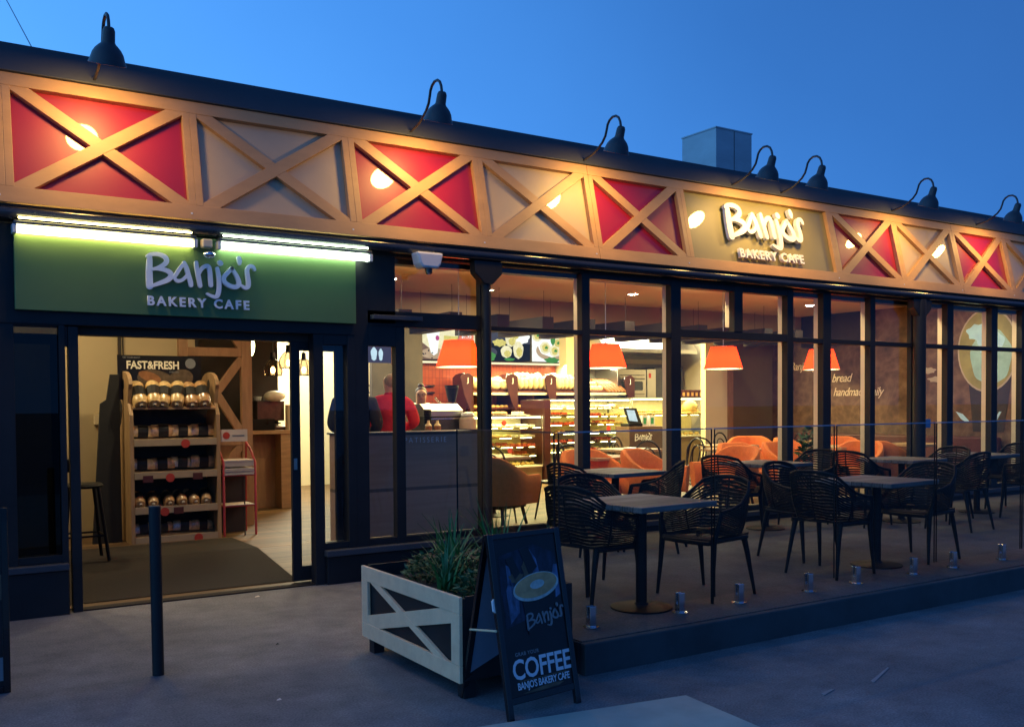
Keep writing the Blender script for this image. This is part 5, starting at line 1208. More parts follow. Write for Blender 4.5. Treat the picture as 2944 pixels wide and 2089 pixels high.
t = thing('coffee_grinder', 'black coffee grinder with hopper at the back counter', 'grinder', (7.6, 13.6, 1.3))
mb = MB(); mb.cyl((7.62, 13.6, 1.20), (7.62, 13.6, 1.62), .09, .08, n=16); mb.cyl((7.62, 13.6, 1.63), (7.62, 13.6, 1.86), .06, .11, n=16); mb.cyl((7.62, 13.6, 1.865), (7.62, 13.6, 1.90), .115, n=16); mb.build('body', 'black_resin', t, smooth=True)
mb = MB(); mb.tube([(7.5, 13.55, 1.45), (7.40, 13.5, 1.50), (7.34, 13.5, 1.62), (7.26, 13.5, 1.70)], .02, 8); mb.build('arm', 'chrome', t, smooth=True)
mb = MB(); mb.box(7.3, 13.4, FL, 7.75, 14.0, 1.199); tag(mb.build('back_counter', 'counter_timber', bevel=.004), 'low back counter under the coffee grinder', 'counter')
mb = MB(); mb.box(6.9, 16.0, 1.93, 8.6, 16.04, 1.96); mb.box(6.9, 16.0, 1.80, 8.6, 16.04, 1.83); mb.build('wall_rail', 'chrome', B)
t = thing('flour_bin', 'white lidded tub beside the till at the back counter', 'tub', (7.1, 14.2, 1.2))
mb = MB(); mb.box(6.8, 14.3, 1.25, 7.6, 14.7, 1.62); mb.build('body', 'white_plastic', t, bevel=.02)
mb = MB(); mb.box(6.78, 14.28, FL, 7.62, 14.72, 1.245); mb.build('stand', 'steel', t, bevel=.01)

# menu screens
def menu(x0, x1, lab):
    t = thing('menu_screen', lab, 'menu screen', ((x0 + x1) / 2, 15.98, 2.4), 'row of lit menu screens')
    mb = MB(); mb.box(x0 + .006, 15.96, 2.415, x1 - .006, 16.03, 3.06); mb.build('casing', 'black_screen', t)
    return t
mt = lambda x0: (lambda u, v, w_: Vector((x0 + u, 15.958 - w_, 2.44 + v)))
def pic(mb, m, pts, f, lv): mb.use(m).prism(pts, f, lv * .0012, lv * .0012 + .001)
m1 = menu(8.26, 9.48, 'left menu screen showing a white paper cup among coffee beans'); f = mt(8.28); mb = MB()
pic(mb, 'scr_cream', [(0, 0), (1.18, 0), (1.18, .6), (0, .6)], f, 0); pic(mb, 'scr_brown', [(0, 0), (.75, 0), (.45, .12), (.2, .2), (0, .34)], f, 1); pic(mb, 'scr_tan', disc(.28, .11, .28, .10, 24), f, 2)
pic(mb, 'scr_white', [(.10, .60), (.42, .60), (.36, .12), (.28, .07), (.22, .12)], f, 3); pic(mb, 'scr_pink', disc(.36, .40, .04, .05, 12), f, 4); pic(mb, 'scr_yellow', [(.5, .36), (.8, .34), (.82, .44), (.5, .45)], f, 1)
for k in range(16): pic(mb, 'scr_dark', disc(random.uniform(.03, .6), random.uniform(.02, .18), .018, .012, 8), f, 5 + k % 3)
pic(mb, 'scr_salmon', disc(.98, .43, .17, .17, 28), f, 2); mb.build('picture', None, m1)
text_mesh('$7.95', .10, 'scr_white', m1, lambda u, v, w_: f(.99 + u, .42 + v, w_ + .005), .001, .001, 'lettering'); text_mesh('COMBO', .05, 'scr_white', m1, lambda u, v, w_: f(.99 + u, .53 + v, w_ + .005), .001, 0, 'lettering')
m2 = menu(9.48, 10.76, 'middle menu screen showing yellow wraps on a dark slate table'); f = mt(9.50); mb = MB()
pic(mb, 'scr_dark', [(0, 0), (1.24, 0), (1.24, .6), (0, .6)], f, 0); pic(mb, 'scr_slate', [(.25, .34), (1.24, .34), (1.24, .6), (.25, .6)], f, 1); pic(mb, 'scr_white', disc(1.02, .46, .2, .12, 20, wob=.12), f, 2)
pic(mb, 'scr_yellow', disc(.52, .35, .16, .07, 16, wob=.15), f, 3)
for k, (cx_, cz_, r1, r2) in enumerate(((.78, .42, .13, .14), (.95, .22, .12, .17), (.67, .18, .13, .12), (.86, .52, .12, .09))): pic(mb, 'scr_cream', disc(cx_, cz_, r1, r2, 20, wob=.05), f, 4 + k); pic(mb, 'scr_yellow', disc(cx_ + .02, cz_ - .04, r1 * .6, r2 * .55, 16, wob=.12), f, 9 + k)
pic(mb, 'scr_slate', disc(.28, .16, .18, .10, 20), f, 2); pic(mb, 'scr_green', disc(.30, .08, .12, .09, 14, wob=.2), f, 8); pic(mb, 'scr_green', disc(.74, .03, .12, .03, 14, wob=.2), f, 8); mb.build('picture', None, m2)
text_mesh('CHICKEN', .062, 'scr_white', m2, lambda u, v, w_: f(.03 + u, .53 + v, w_ + .004), .001, .001, 'lettering', 'LEFT'); text_mesh('ROLLS', .075, 'scr_white', m2, lambda u, v, w_: f(.03 + u, .45 + v, w_ + .004), .001, .001, 'lettering', 'LEFT'); text_mesh('$6.50', .075, 'scr_white', m2, lambda u, v, w_: f(.03 + u, .33 + v, w_ + .004), .001, .001, 'lettering', 'LEFT')
m3 = menu(10.76, 11.94, 'right menu screen showing a plate of green salad rolls'); f = mt(10.78); mb = MB()
pic(mb, 'scr_white', [(0, 0), (1.14, 0), (1.14, .6), (0, .6)], f, 0); pic(mb, 'scr_tan', disc(.52, .22, .42, .20, 30), f, 1); pic(mb, 'scr_sky', [(.72, 0), (1.14, 0), (1.14, .34), (.95, .22)], f, 2)
pic(mb, 'scr_white', disc(.50, .32, .36, .22, 30, wob=.04), f, 3)
for k, (cx_, cz_) in enumerate(((.32, .28), (.55, .22), (.62, .38), (.12, .52))): pic(mb, 'scr_cream', disc(cx_, cz_, .13, .12, 18, wob=.06), f, 4 + k); pic(mb, 'scr_yellow', disc(cx_, cz_, .08, .08, 14, wob=.15), f, 9 + k); pic(mb, 'scr_green', disc(cx_ + .02, cz_, .04, .03, 10, wob=.3), f, 14)
pic(mb, 'scr_green', disc(.50, .43, .06, .09, 12, wob=.2), f, 15); pic(mb, 'scr_green', disc(.48, .03, .18, .06, 16, wob=.2), f, 8); pic(mb, 'scr_pink', disc(.82, .04, .16, .07, 16), f, 8); pic(mb, 'scr_salmon', disc(.95, .42, .17, .17, 28), f, 8); mb.build('picture', None, m3)
text_mesh('$6.95', .095, 'scr_white', m3, lambda u, v, w_: f(.96 + u, .41 + v, w_ + .012), .001, .001, 'lettering')
mb = MB(); mb.box(8.22, 15.93, 2.37, 11.96, 15.99, 2.405); mb.box(8.20, 15.93, 2.37, 8.24, 15.99, 3.08); mb.build('lit_edge', 'scr_edge', B)

# bread display on the back wall
BD = thing('bread_display', 'dark red timber bread shelves with curved end panels lettered J', 'bread shelf', (10.9, 15.7, 1.2))
EX = [8.97, 9.95, 10.84, 11.62, 12.82]
for x in EX:
    mb = MB(); mb.prism([(15.35, 1.72), (15.32, 2.02), (15.42, 2.13), (15.62, 2.18), (15.85, 2.16), (15.98, 2.10), (15.98, 1.40), (15.55, 1.40)], lambda u, v, w_, x=x: Vector((x + w_, u, v)), 0, .05); ep = mb.build('end_panel', 'shelf_panel', BD, bevel=.004)
    mb = MB(); mb.prism([(x - .15, 1.78), (x + .002, 1.42), (x + .05, 1.42), (x + .05, 2.11), (x - .06, 2.17), (x - .20, 2.13), (x - .22, 2.08)], lambda u, v, w_: Vector((u, 15.28 + w_, v)), 0, .03); ep = mb.build('end_panel', 'shelf_panel', BD, bevel=.004)
    text_mesh('J', .12, 'decal_white', ep, lambda u, v, w_, x=x: Vector((x - .065 + u, 15.278 - w_, 2.0 + v)), .002, .001, 'lettering')
mb = MB(); mb.box(9.0, 15.36, 1.775, 12.82, 15.95, 1.80); mb.build('shelf', 'tray_timber', BD, bevel=.003)
mb = MB(); mb.box(9.0, 15.34, 1.765, 12.82, 15.359, 1.81); mb.build('shelf_edge', 'icing', BD)
mb = MB(); mb.box(9.0, 15.40, 1.50, 12.82, 15.95, 1.52); mb.build('shelf', 'tray_timber', BD)
for (x0, x1) in zip(EX[:-1], EX[1:]):
    mb = MB(); mb.prism([(15.40, 1.815), (15.40, 1.85), (15.95, 2.02), (15.95, 1.985)], lambda u, v, w_, x0=x0: Vector((x0 + .06 + w_, u, v)), 0, x1 - x0 - .08); mb.build('tray', 'tray_timber', BD)
kinds = {}
def item(kind):
    if kind in kinds: return kinds[kind]
    t = None; mb = MB()
    if kind == 'cob_loaf': mb.blob((0, 0, .09), (.12, .12, .10), 14, 8); o = mb.build('cob_loaf', 'bread_pale', smooth=True, origin=(0, 0, 0))
    elif kind == 'tall_loaf': mb.blob((0, 0, .13), (.068, .16, .13), 12, 8); o = mb.build('tall_loaf', 'bread_pale', smooth=True, origin=(0, 0, 0))
    elif kind == 'baguette': mb.blob((0, 0, .05), (.045, .26, .045), 10, 8); o = mb.build('baguette', 'bread_brown', smooth=True, origin=(0, 0, 0))
    elif kind == 'bun': mb.lathe([(.032, 0), (.044, .015), (.040, .034), (.022, .046), (.002, .05)], (0, 0, 0), 12); o = mb.build('bun', 'bread_gold', smooth=True, origin=(0, 0, 0))
    elif kind == 'tart': mb.lathe([(.028, 0), (.042, .026), (.038, .026), (.03, .022), (.002, .024)], (0, 0, 0), 12); o = mb.build('tart', 'bread_gold', origin=(0, 0, 0)); m_ = o
    elif kind == 'iced_cake': mb.box(-.035, -.045, 0, .035, .045, .045); mb.cur = 0; o = mb.build('iced_cake', 'icing', bevel=.006, origin=(0, 0, 0))
    elif kind == 'chocolate_slice': mb.box(-.035, -.045, 0, .035, .045, .035); o = mb.build('chocolate_slice', 'pastry_choc', bevel=.005, origin=(0, 0, 0))
    elif kind == 'berry_slice': mb.prism([(-.04, 0), (.04, 0), (.034, .05), (-.03, .055)], lambda u, v, w_: Vector((u, w_, v)), -.04, .04); o = mb.build('berry_slice', 'pastry_red', bevel=.004, origin=(0, 0, 0))
    elif kind == 'croissant':
        mb.tube([(.07 * math.cos(a), .05 * math.sin(a) - .02, .022) for a in [PI * k / 8 for k in range(9)]], [.006, .014, .021, .026, .028, .026, .021, .014, .006], 8); o = mb.build('croissant', 'bread_gold', smooth=True, origin=(0, 0, 0))
    elif kind == 'pie': mb.lathe([(.055, 0), (.07, .035), (.062, .045), (.03, .055), (.002, .057)], (0, 0, 0), 14); o = mb.build('pie', 'bread_gold', smooth=True, origin=(0, 0, 0))
    kinds[kind] = [o, True]; return kinds[kind]
def put(kind, loc, label, cat, group, rot=0., sc=1., tilt=0.):
    k = item(kind)
    if k[1]: o = k[0]; k[1] = False
    else: o = k[0].copy(); COL.objects.link(o)
    o.location = loc; o.rotation_euler = (tilt, 0, rot); o.scale = (sc,) * 3; o['label'] = label; o['category'] = cat; o['group'] = group
    return o
sp_ = [('cob_loaf', 9.0, 9.95, 4, 'round pale cob loaf piled in the first bay of the bread display'), ('tall_loaf', 9.95, 10.84, 6, 'tall pale loaf standing in the second bay of the bread display'), ('tall_loaf', 10.84, 11.62, 6, 'tall pale loaf standing in the third bay of the bread display')]
for kd, x0, x1, n, lab in sp_:
    for row in range(2):
        for k in range(n):
            x = x0 + .12 + (x1 - x0 - .18) * (k + .5) / n
            put(kd, (x, 15.50 + row * .22, 1.87 + row * .075), lab, 'bread', lab.replace('round pale cob loaf', 'cob loaves').replace('tall pale loaf standing', 'tall loaves'), random.uniform(-.2, .2), random.uniform(.92, 1.06), .35)
for row in range(2):
    for k in range(4): put('cob_loaf', (11.80 + k * .11, 15.52 + row * .2, 1.84 + row * .09), 'golden round loaf at the left of the fourth bread display bay', 'bread', 'round loaves in the fourth bay of the bread display', 0, .62)
    for k in range(6): put('baguette', (12.22 + k * .085, 15.56 + row * .12, 1.88 + row * .07), 'dark brown baguette in the fourth bread display bay', 'bread', 'baguettes in the fourth bay of the bread display', .1, 1., .4)
for k in range(12):
    put('bun', (9.1 + k * .10, 15.55, 1.525), 'golden bun on the low shelf under the bread display', 'bread', 'buns on the low shelf under the bread display', 0, 1.1)

# glass display cases
def case(nm, x0, x1, y0, y1, zt, shelves, zb, lab, led='led_strip', endm=None):
    t = thing('display_case', lab, 'display case', ((x0 + x1) / 2, (y0 + y1) / 2, FL))
    mb = MB(); mb.box(x0, y0 + .02, FL, x1, y1, zb - .03); mb.build('base', 'case_base', t, bevel=.004)
    mb = MB(); mb.box(x0, y0 - .005, zb - .029, x1, y1, zb); mb.build('floor_tray', 'icing', t, bevel=.003)
    mb = MB(); mb.quad((x0, y0, zb), (x1, y0, zb), (x1, y0, zt), (x0, y0, zt)); mb.build('front_pane', 'case_glass', t)
    mb = MB(); mb.quad((x0, y0, zb), (x0, y1, zb), (x0, y1, zt), (x0, y0, zt)); mb.build('side_pane', 'case_glass', t)
    mb = MB(); mb.box(x0 - .01, y0 - .01, zt, x1 + .01, y1, zt + .012); mb.build('top', 'steel', t)
    mb = MB(); mb.box(x0 - .006, y0 - .008, zb, x0 + .006, y0 + .006, zt); mb.box(x1 - .006, y0 - .008, zb, x1 + .006, y0 + .006, zt); mb.build('corner_post', 'steel', t)
    mb = MB(); mb.box(x0, y1 - .03, zb, x1, y1, zt - .001); mb.build('back_panel', 'bright_wall', t)
    for z in shelves:
        mb = MB(); mb.box(x0 + .012, y0 + .05, z, x1 - .012, y1 - .04, z + .010); s_ = mb.build('shelf', 'shelf_glass', t)
        mb = MB(); q = x0 + .03
        while q < x1 - .1:
            l_ = min(random.uniform(.08, .34), x1 - .02 - q); mb.box(q, y0 + .040, z + .001, q + l_, y0 + .049, z + .008); q += l_ + random.uniform(.04, .22)
        mb.build('light_strip', led, s_)
    mb = MB(); mb.box(x0 + .02, y0 + .03, zt - .03, x1 - .02, y0 + .05, zt - .012); mb.build('light_strip', led, t)
    return t
CA = case('a', 8.12, 9.81, 14.2, 14.95, 1.375, [1.16, .985, .82, .66], .50, 'left glass display case with bright white trays of small cakes')
CB = case('b', 9.98, 11.86, 14.2, 14.95, 1.672, [1.50, 1.345, 1.19, 1.03, .87, .70], .50, 'tall middle glass display case with six glittering shelves of pastries')
CCs = case('c', 11.90, 14.10, 14.2, 14.95, 1.690, [1.345], .95, 'right glass display case with piled yellow pies and greenish light', 'led_green')
mb = MB(); mb.box(9.835, 14.17, FL, 9.965, 14.95, 1.66); cp = mb.build('case_pillar', 'shelf_panel', bevel=.004); tag(cp, 'dark red pillar between the left and middle display cases', 'pillar')
mb = MB(); mb.box(11.42, 13.72, FL, 12.30, 14.12, 1.16); bp = mb.build('till_counter', 'till_panel', bevel=.004); tag(bp, 'dark till counter with a pale script logo standing before the cases', 'counter')
mb = MB(); logo_mesh(mb, lambda u, v, w_: Vector((11.75 + u, 13.715 - w_, .95 + v)), .42, .0006); lo = mb.build('logo_lettering', 'decal_white', bp)
kn = [('iced_cake', 'small white iced cake'), ('tart', 'small golden tart'), ('berry_slice', 'red berry slice'), ('bun', 'glazed golden bun'), ('chocolate_slice', 'dark chocolate slice'), ('croissant', 'golden croissant')]
ordn = ['first', 'second', 'third', 'fourth', 'fifth', 'sixth', 'seventh']
def fill(x0, x1, y0, z, nm, sname, seq, n):
    for k in range(n):
        kd, kl = kn[seq[(k * len(seq)) // n]]
        x = x0 + (x1 - x0) * (k + .5) / n
        put(kd, (x + random.uniform(-.01, .01), y0 + .17 + random.uniform(-.02, .02), z), '%s on the %s shelf of the %s display case' % (kl, sname, nm), 'pastry', '%ss on the %s shelf of the %s display case' % (kl, sname, nm), random.uniform(-.3, .3), random.uniform(.9, 1.15))
    for k in range(n - 4):
        kd, kl = kn[seq[((k * len(seq)) // (n - 4) + 1) % len(seq)]]
        x = x0 + (x1 - x0) * (k + .5) / (n - 4)
        put(kd, (x + random.uniform(-.02, .02), y0 + .42 + random.uniform(-.03, .03), z), '%s at the back of the %s shelf of the %s display case' % (kl, sname, nm), 'pastry', '%ss at the back of the %s shelf of the %s display case' % (kl, sname, nm), random.uniform(-.3, .3), random.uniform(1.1, 1.5))
for i, (z, sq) in enumerate(((1.172, [0, 1, 0]), (.997, [1, 5, 0]), (.832, [3, 1, 2]), (.672, [2, 0, 1]), (.502, [0, 3]))): fill(8.18, 9.76, 14.2, z, 'left', ordn[i], sq, 15)
for i, (z, sq) in enumerate(((1.512, [0, 3, 1]), (1.357, [4, 2, 3]), (1.202, [2, 4, 5]), (1.042, [1, 3, 4]), (.882, [2, 4, 1]), (.712, [0, 2, 3]), (.502, [1, 0]))): fill(10.04, 11.80, 14.2, z, 'middle', ordn[i], sq, 16)
for k in range(13):
    for j in range(2): put('pie', (12.05 + k * .15, 14.40 + j * .14, 1.357 + .05 * j), 'golden pie in the upper row of the right display case', 'pie', 'pies in the upper row of the right display case', 0, random.uniform(.85, 1.1))
mb = MB(); mb.blob((13.66, 14.5, 1.50), (.17, .14, .15), 18, 10); tag(mb.build('bread_pile', 'scr_cream' if False else 'bread_gold', smooth=True), 'largest golden bread heap at the right end of the right case', 'bread')
for k in range(12): put('bun', (12.1 + k * .15, 14.4, .952), 'round bun on the lower tray of the right display case', 'bun', 'buns on the lower tray of the right display case', 0, 1.2)
# trays on the left case
for k, (x, w_, n, kd, lab) in enumerate(((8.55, .26, 5, 'bun', 'tray of buns'), (9.0, .24, 5, 'croissant', 'tray of croissants'), (9.45, .22, 4, 'iced_cake', 'tray of iced cakes'))):
    mb = MB(); mb.box(x - w_ / 2 - .05, 14.3, 1.389, x + w_ / 2 + .05, 14.6, 1.401); tag(mb.build('serving_tray', 'icing' if k != 1 else 'steel', bevel=.003), ['left pale serving tray on top of the left display case', 'middle steel serving tray on top of the left display case', 'right pale serving tray on top of the left display case'][k], 'tray')
    for j in range(n): put(kd, (x - w_ / 2 + w_ * (j + .5) / n, 14.42 + (j % 2) * .07, 1.402), '%s on the %s tray above the left display case' % ({'bun': 'glazed bun', 'croissant': 'croissant', 'iced_cake': 'iced cake'}[kd], ['left', 'middle', 'right'][k]), 'pastry', 'pastries on the %s tray above the left case' % ['left', 'middle', 'right'][k], random.uniform(-1, 1), 1.2)
for i, (x, y, z, lab) in enumerate(((8.35, 14.18, 1.24, 'round red price disc at the left end of the left display case'), (8.98, 14.18, 1.26, 'round red price disc on the upper middle of the left display case'), (9.1, 14.18, .78, 'round red price disc low on the left display case'), (11.3, 14.18, 1.12, 'round red price disc at the right of the middle display case'))):
    mb = MB(); mb.prism(disc(x, z, .05, .05, 20), lambda u, v, w_: Vector((u, y - w_, v)), 0, .003); tag(mb.build('price_tag', 'red_dot'), lab, 'price tag')
t = thing('till', 'small black till with a lit screen on the till counter', 'till', (11.4, 13.8, 1.16))
mb = MB(); mb.prism([(11.24, 1.22), (11.56, 1.20), (11.50, 1.50), (11.20, 1.51)], lambda u, v, w_: Vector((u + .2, 13.75 + w_ * 1. + (v - 1.2) * .3, v)), 0, .03); mb.build('casing', 'black_resin', t, bevel=.006)
mb = MB(); mb.prism([(11.26, 1.27), (11.46, 1.25), (11.43, 1.46), (11.24, 1.47)], lambda u, v, w_: Vector((u + .2, 13.745 - w_ + (v - 1.2) * .3, v)), 0, .002); mb.build('screen', 'scr_phone', t)
mb = MB(); mb.box(11.44, 13.76, 1.161, 11.78, 14.0, 1.215); mb.build('base', 'black_resin', t, bevel=.006)
for k in range(2):
    mb = MB(); mb.use('white_plastic').box(11.80 + k * .18, 13.80, 1.161, 11.93 + k * .18, 13.93, 1.36); mb.use('scr_green').box(11.83 + k * .18, 13.797, 1.20, 11.90 + k * .18, 13.7995, 1.32); tag(mb.build('card_box', None), ['left white card holder with a green mark beside the till', 'right white card holder with a green mark beside the till'][k], 'card holder')
for k in range(6):
    mb = MB(); x = 13.1 + k * .115
    mb.use('tray_timber').box(x, 14.25, 1.704, x + .10, 14.37, 1.85); mb.use('bread_gold').box(x + .02, 14.247, 1.73, x + .08, 14.2495, 1.80); tag(mb.build('coffee_bag', None, bevel=.006), 'small brown bag in the row on top of the right display case', 'bag', 'brown bags on top of the right display case')
# kitchen: oven and hood
OV = thing('deck_oven', 'stainless deck oven with a wide window behind the counter', 'oven', (13.32, 16.0, FL))
mb = MB(); mb.box(12.60, 15.5, FL, 13.37, 16.25, 2.30); mb.build('body', 'steel', OV, bevel=.01)
mb = MB(); mb.box(13.38, 15.48, FL, 13.62, 16.25, 2.31); mb.build('control_column', 'steel', OV, bevel=.01)
mb = MB(); mb.prism([(12.69, 1.88), (12.71, 1.86), (13.25, 1.86), (13.27, 1.88), (13.27, 2.03), (13.25, 2.05), (12.71, 2.05), (12.69, 2.03)], lambda u, v, w_: Vector((u, 15.498 - w_, v)), 0, .004); mb.build('window', 'oven_glass', OV)
mb = MB(); mb.box(12.67, 15.45, 2.09, 13.29, 15.475, 2.115); mb.box(12.67, 15.46, 2.17, 13.29, 15.498, 2.185); mb.box(12.67, 15.46, 1.78, 13.29, 15.498, 1.79); mb.build('handle', 'dark_steel', OV)
mb = MB(); mb.box(13.42, 15.474, 2.12, 13.48, 15.479, 2.22); mb.build('control_label', 'red_dot', OV)
mb = MB(); mb.prism([(15.0, 2.62), (15.0, 2.70), (15.4, 3.1), (16.2, 3.1), (16.2, 2.62)], lambda u, v, w_: Vector((11.85 + w_, u, v)), 0, 2.5); tag(mb.build('extractor_hood', 'steel', bevel=.008), 'wide stainless extractor hood above the deck oven', 'extractor hood')
mb = MB(); mb.box(13.68, 15.6, FL, 14.50, 16.28, 2.35); tag(mb.build('kitchen_cabinet', 'dark_steel', bevel=.01), 'tall dark cabinet right of the deck oven', 'cabinet')
mb = MB(); mb.box(12.3, 16.2, 2.45, 14.5, 16.27, 2.55); tag(mb.build('kitchen_shelf', 'bright_wall'), 'pale shelf high on the kitchen wall behind the oven', 'shelf')

# ------------------------------------------------------------------ indoor seating
def tub_chair():
    t = thing('tub_chair', '', 'chair', (0, 0, 0))
    NU = 40; prof = []
    def P_(u):  # plan path and rim height
        a = abs(u); s_ = 1 if u >= 0 else -1
        ang = PI / 2 * min(a / .55, 1)
        if a <= .55: x, y = .295 * math.sin(ang), -.27 * math.cos(ang) + .0
        else: x, y = .295 - .01 * (a - .55), (a - .55) / .45 * .27
        k = max(0, min(1, (a - .18) / .5)); k = k * k * (3 - 2 * k); hgt = .79 * (1 - k) + .60 * k
        return Vector((s_ * x, y, 0)), hgt
    sec = [(-.035, 0.0), (-.045, .45), (-.040, .88), (-.02, .985), (0.01, 1.0), (.03, .975), (.042, .88), (.04, .5), (.035, .12), (.03, 0.)]
    vs = []; n = len(sec)
    for i in range(NU + 1):
        u = -1 + 2 * i / NU; p, h_ = P_(u); q, _ = P_(min(1, u + .02)); r, _ = P_(max(-1, u - .02)); d = (q - r).normalized(); nn = Vector((d.y, -d.x, 0)) 
        flare = .0
        for (o_, zz) in sec:
            z = .31 + (h_ - .31) * zz; out = .05 * zz
            vs.append(p + nn * (o_ * -1 + out * 1.0) + Vector((0, 0, z)))
    fs = [(i * n + j, i * n + (j + 1) % n, (i + 1) * n + (j + 1) % n, (i + 1) * n + j) for i in range(NU) for j in range(n)] + [tuple(range(n)), tuple(range(NU * n, NU * n + n))[::-1]]
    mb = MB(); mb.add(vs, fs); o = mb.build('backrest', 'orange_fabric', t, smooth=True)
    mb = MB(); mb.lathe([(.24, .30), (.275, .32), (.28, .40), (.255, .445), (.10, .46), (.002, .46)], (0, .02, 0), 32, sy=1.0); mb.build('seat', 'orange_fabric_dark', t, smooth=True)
    mb = MB(); mb.box(-.22, -.2, .27, .22, .22, .299); mb.build('seat_frame', 'black_wood', t)
    for sx in (-1, 1):
        for sy in (-1, 1):
            mb = MB(); mb.tube([(sx * .19, .02 + sy * .17, .28), (sx * .24, .02 + sy * .22, 0)], [.02, .012], 8); mb.build('leg', 'black_wood', t, smooth=True)
    return t
tc_ = tub_chair()
TC = [(5.47, 8.82, -68, 'large orange tub chair nearest the camera, right beside the round column'), (7.62, 8.72, -158, 'orange tub chair with an inner fold behind the leftmost window side table'), (6.95, 9.0, 178, 'orange tub chair low behind the leftmost terrace window table top'),
      (9.75, 9.25, 178, 'orange tub chair with a round back behind the second window side table'), (10.45, 9.1, 190, 'orange tub chair cut by a window mullion near the pot plant'), (8.9, 8.75, 90, 'orange tub chair arm seen through the slatted armchair'),
      (11.35, 8.75, 96, 'orange tub chair facing away, seen side on right of the pot plant'), (12.0, 8.72, -90, 'orange tub chair paired back to back near the maroon bench'), (12.6, 9.9, 150, 'orange tub chair showing only its top edge beside the maroon bench'), (11.7, 11.0, 140, 'orange tub chair deepest in the room before the olive wall'), (11.9, 10.2, 200, 'orange tub chair half behind the bentwood chair by the olive wall')]
for i, (x, y, a, lab) in enumerate(TC):
    o = tc_ if i == 0 else dup(tc_, (0, 0, 0)); o.location = (x, y, FL); o.rotation_euler = (0, 0, math.radians(a)); o['label'] = lab; o['group'] = 'orange tub chairs inside the cafe'
    o.scale = (1.08,) * 3
def bent_chair():
    t = thing('bentwood_chair', '', 'chair', (0, 0, 0))
    def loop(w_, h0, h1, tt, yb=-.19): 
        pts = [(-w_, yb, h0)]
        for i in range(13):
            a = PI * i / 12; pts.append((-w_ * 1.04 * math.cos(a), yb - .05 - .02 * math.sin(a), h1 - w_ + w_ * math.sin(a)))
        pts.append((w_, yb, h0)); mb = MB(); mb.tube(pts, tt, 8); return mb
    loop(.185, .44, .89, .013).build('back_hoop', 'black_wood', t, smooth=True); loop(.10, .45, .79, .010, -.185).build('inner_hoop', 'black_wood', t, smooth=True)
    mb = MB(); mb.lathe([(.19, .43), (.205, .445), (.20, .462), (.17, .468), (.02, .462)], (0, 0, 0), 26); mb.build('seat', 'black_wood', t, smooth=True)
    for sx, sy in ((-1, 1), (1, 1), (-1, -1), (1, -1)):
        mb = MB(); mb.tube([(sx * .15, sy * .14, .44), (sx * .17, sy * .165, .22), (sx * .19, sy * .21, 0)], [.016, .014, .010], 8); mb.build('leg', 'black_wood', t, smooth=True)
    mb = MB(); mb.tube([(.155 * math.cos(a * PI / 12), .155 * math.sin(a * PI / 12), .24) for a in range(24)], .008, 6, closed=True); mb.build('ring_stretcher', 'black_wood', t, smooth=True)
    return t
bc = bent_chair()
BC = [(9.45, 11.35, 200, 'black bentwood chair standing clear before the middle display case'), (8.6, 9.75, 170, 'black bentwood chair with a pale seat behind the leftmost window table'), (10.05, 10.6, -20, 'black bentwood chair with a lit seat beside the third mullion'), (12.0, 11.7, 190, 'black bentwood chair at the far table before the olive wall'), (6.05, 9.75, 165, 'black bentwood chair just right of the round column'),
      (6.85, 9.6, 110, 'black bentwood chair turned side on at the second table'), (7.55, 10.1, 250, 'black bentwood chair seen past the second mullion'), (9.55, 10.3, 80, 'black bentwood chair against the third mullion, left side'), (12.35, 10.9, 60, 'black bentwood chair turned side on by the right display case')]
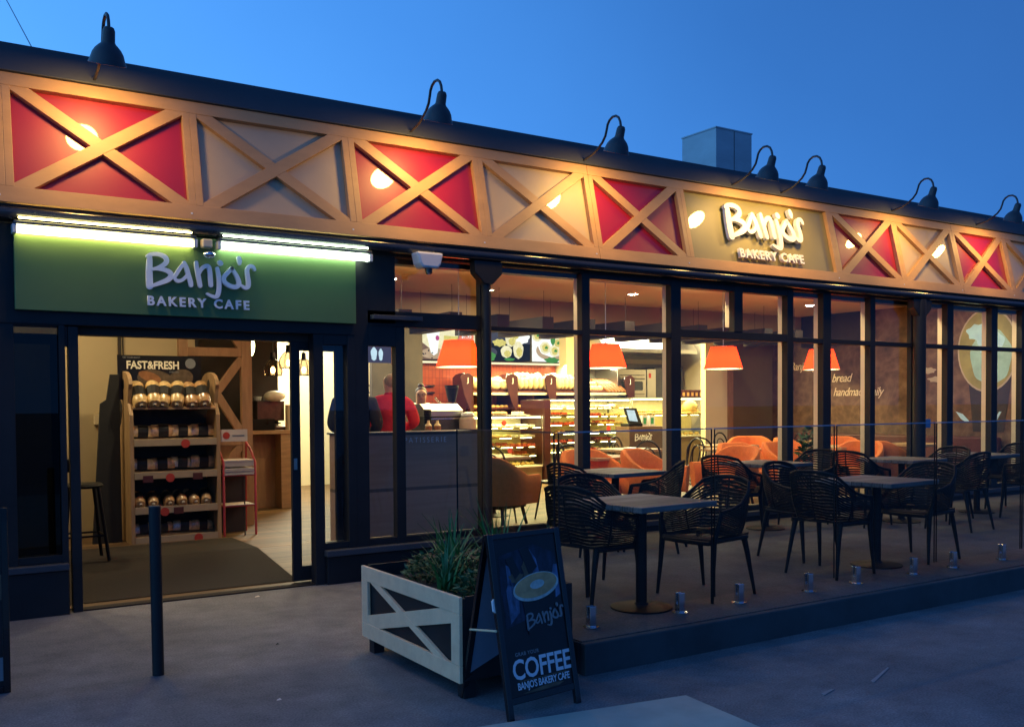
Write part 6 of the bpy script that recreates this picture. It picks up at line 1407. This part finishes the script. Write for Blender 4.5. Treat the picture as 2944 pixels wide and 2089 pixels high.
for i, (x, y, a, lab) in enumerate(BC):
    o = bc if i == 0 else dup(bc, (0, 0, 0)); o.location = (x, y, FL); o.rotation_euler = (0, 0, math.radians(a)); o['label'] = lab; o['group'] = 'black bentwood chairs inside the cafe'
tp2 = table_proto('pale_timber', .35, .75, .2)
IT = [(6.35, 10.3, 0, 'pale timber cafe table right of the round column, behind the large orange chair'), (8.95, 10.75, 4, 'pale timber cafe table holding a dark tray before the middle case'), (10.9, 10.75, 2, 'pale timber cafe table behind the red lamp at the cream pier'), (7.4, 9.45, 3, 'pale timber cafe table between the tub chairs at the second window bay'), (10.1, 8.95 + .85, 0, 'pale timber cafe table between two round backed orange chairs'), (11.75, 9.35, 0, 'pale timber cafe table near the maroon bench')]
for i, (x, y, a, lab) in enumerate(IT):
    o = tp2 if i == 0 else dup(tp2, (0, 0, 0)); o.location = (x, y, FL); o.rotation_euler = (0, 0, math.radians(a)); o['label'] = lab; o['group'] = 'pale timber tables inside the cafe'
mb = MB(); mb.lathe([(.09, 0), (.14, .012), (.135, .014), (.08, .006)], (8.95, 10.7, FL + .7505), 20); tag(mb.build('tray', 'shelf_panel'), 'dark tray left on an indoor table', 'tray')
for i, (x, y) in enumerate(((8.15, 10.2), (9.95, 8.95))):
    pass
BN = thing('bench', 'long maroon upholstered bench along the mural wall', 'bench', (14.2, 10.4, FL))
mb = MB(); mb.box(13.95, 8.45, .33, 14.42, 12.9, .63); mb.build('seat', 'maroon_vinyl', BN, bevel=.03)
mb = MB(); mb.box(14.40, 8.45, .64, 14.53, 12.9, 1.02); mb.build('backrest', 'maroon_vinyl', BN, bevel=.03)
mb = MB(); mb.box(14.0, 8.5, FL, 14.5, 12.85, .329); mb.build('plinth', 'black_wood', BN)
for i, y in enumerate((9.2, 10.8)):
    o = dup(tp2, (13.45, y, FL)); o['label'] = ['pale timber table in front of the near half of the maroon bench', 'pale timber table in front of the far half of the maroon bench'][i]; o['group'] = 'pale timber tables inside the cafe'
mb = MB(); mb.box(11.95, 8.085, 1.22, 12.14, 8.088, 1.34); tag(mb.build('window_sticker', 'blue_tag'), 'small blue sticker on the window glass above the glass fence line', 'sticker')
#@@NEXT@@
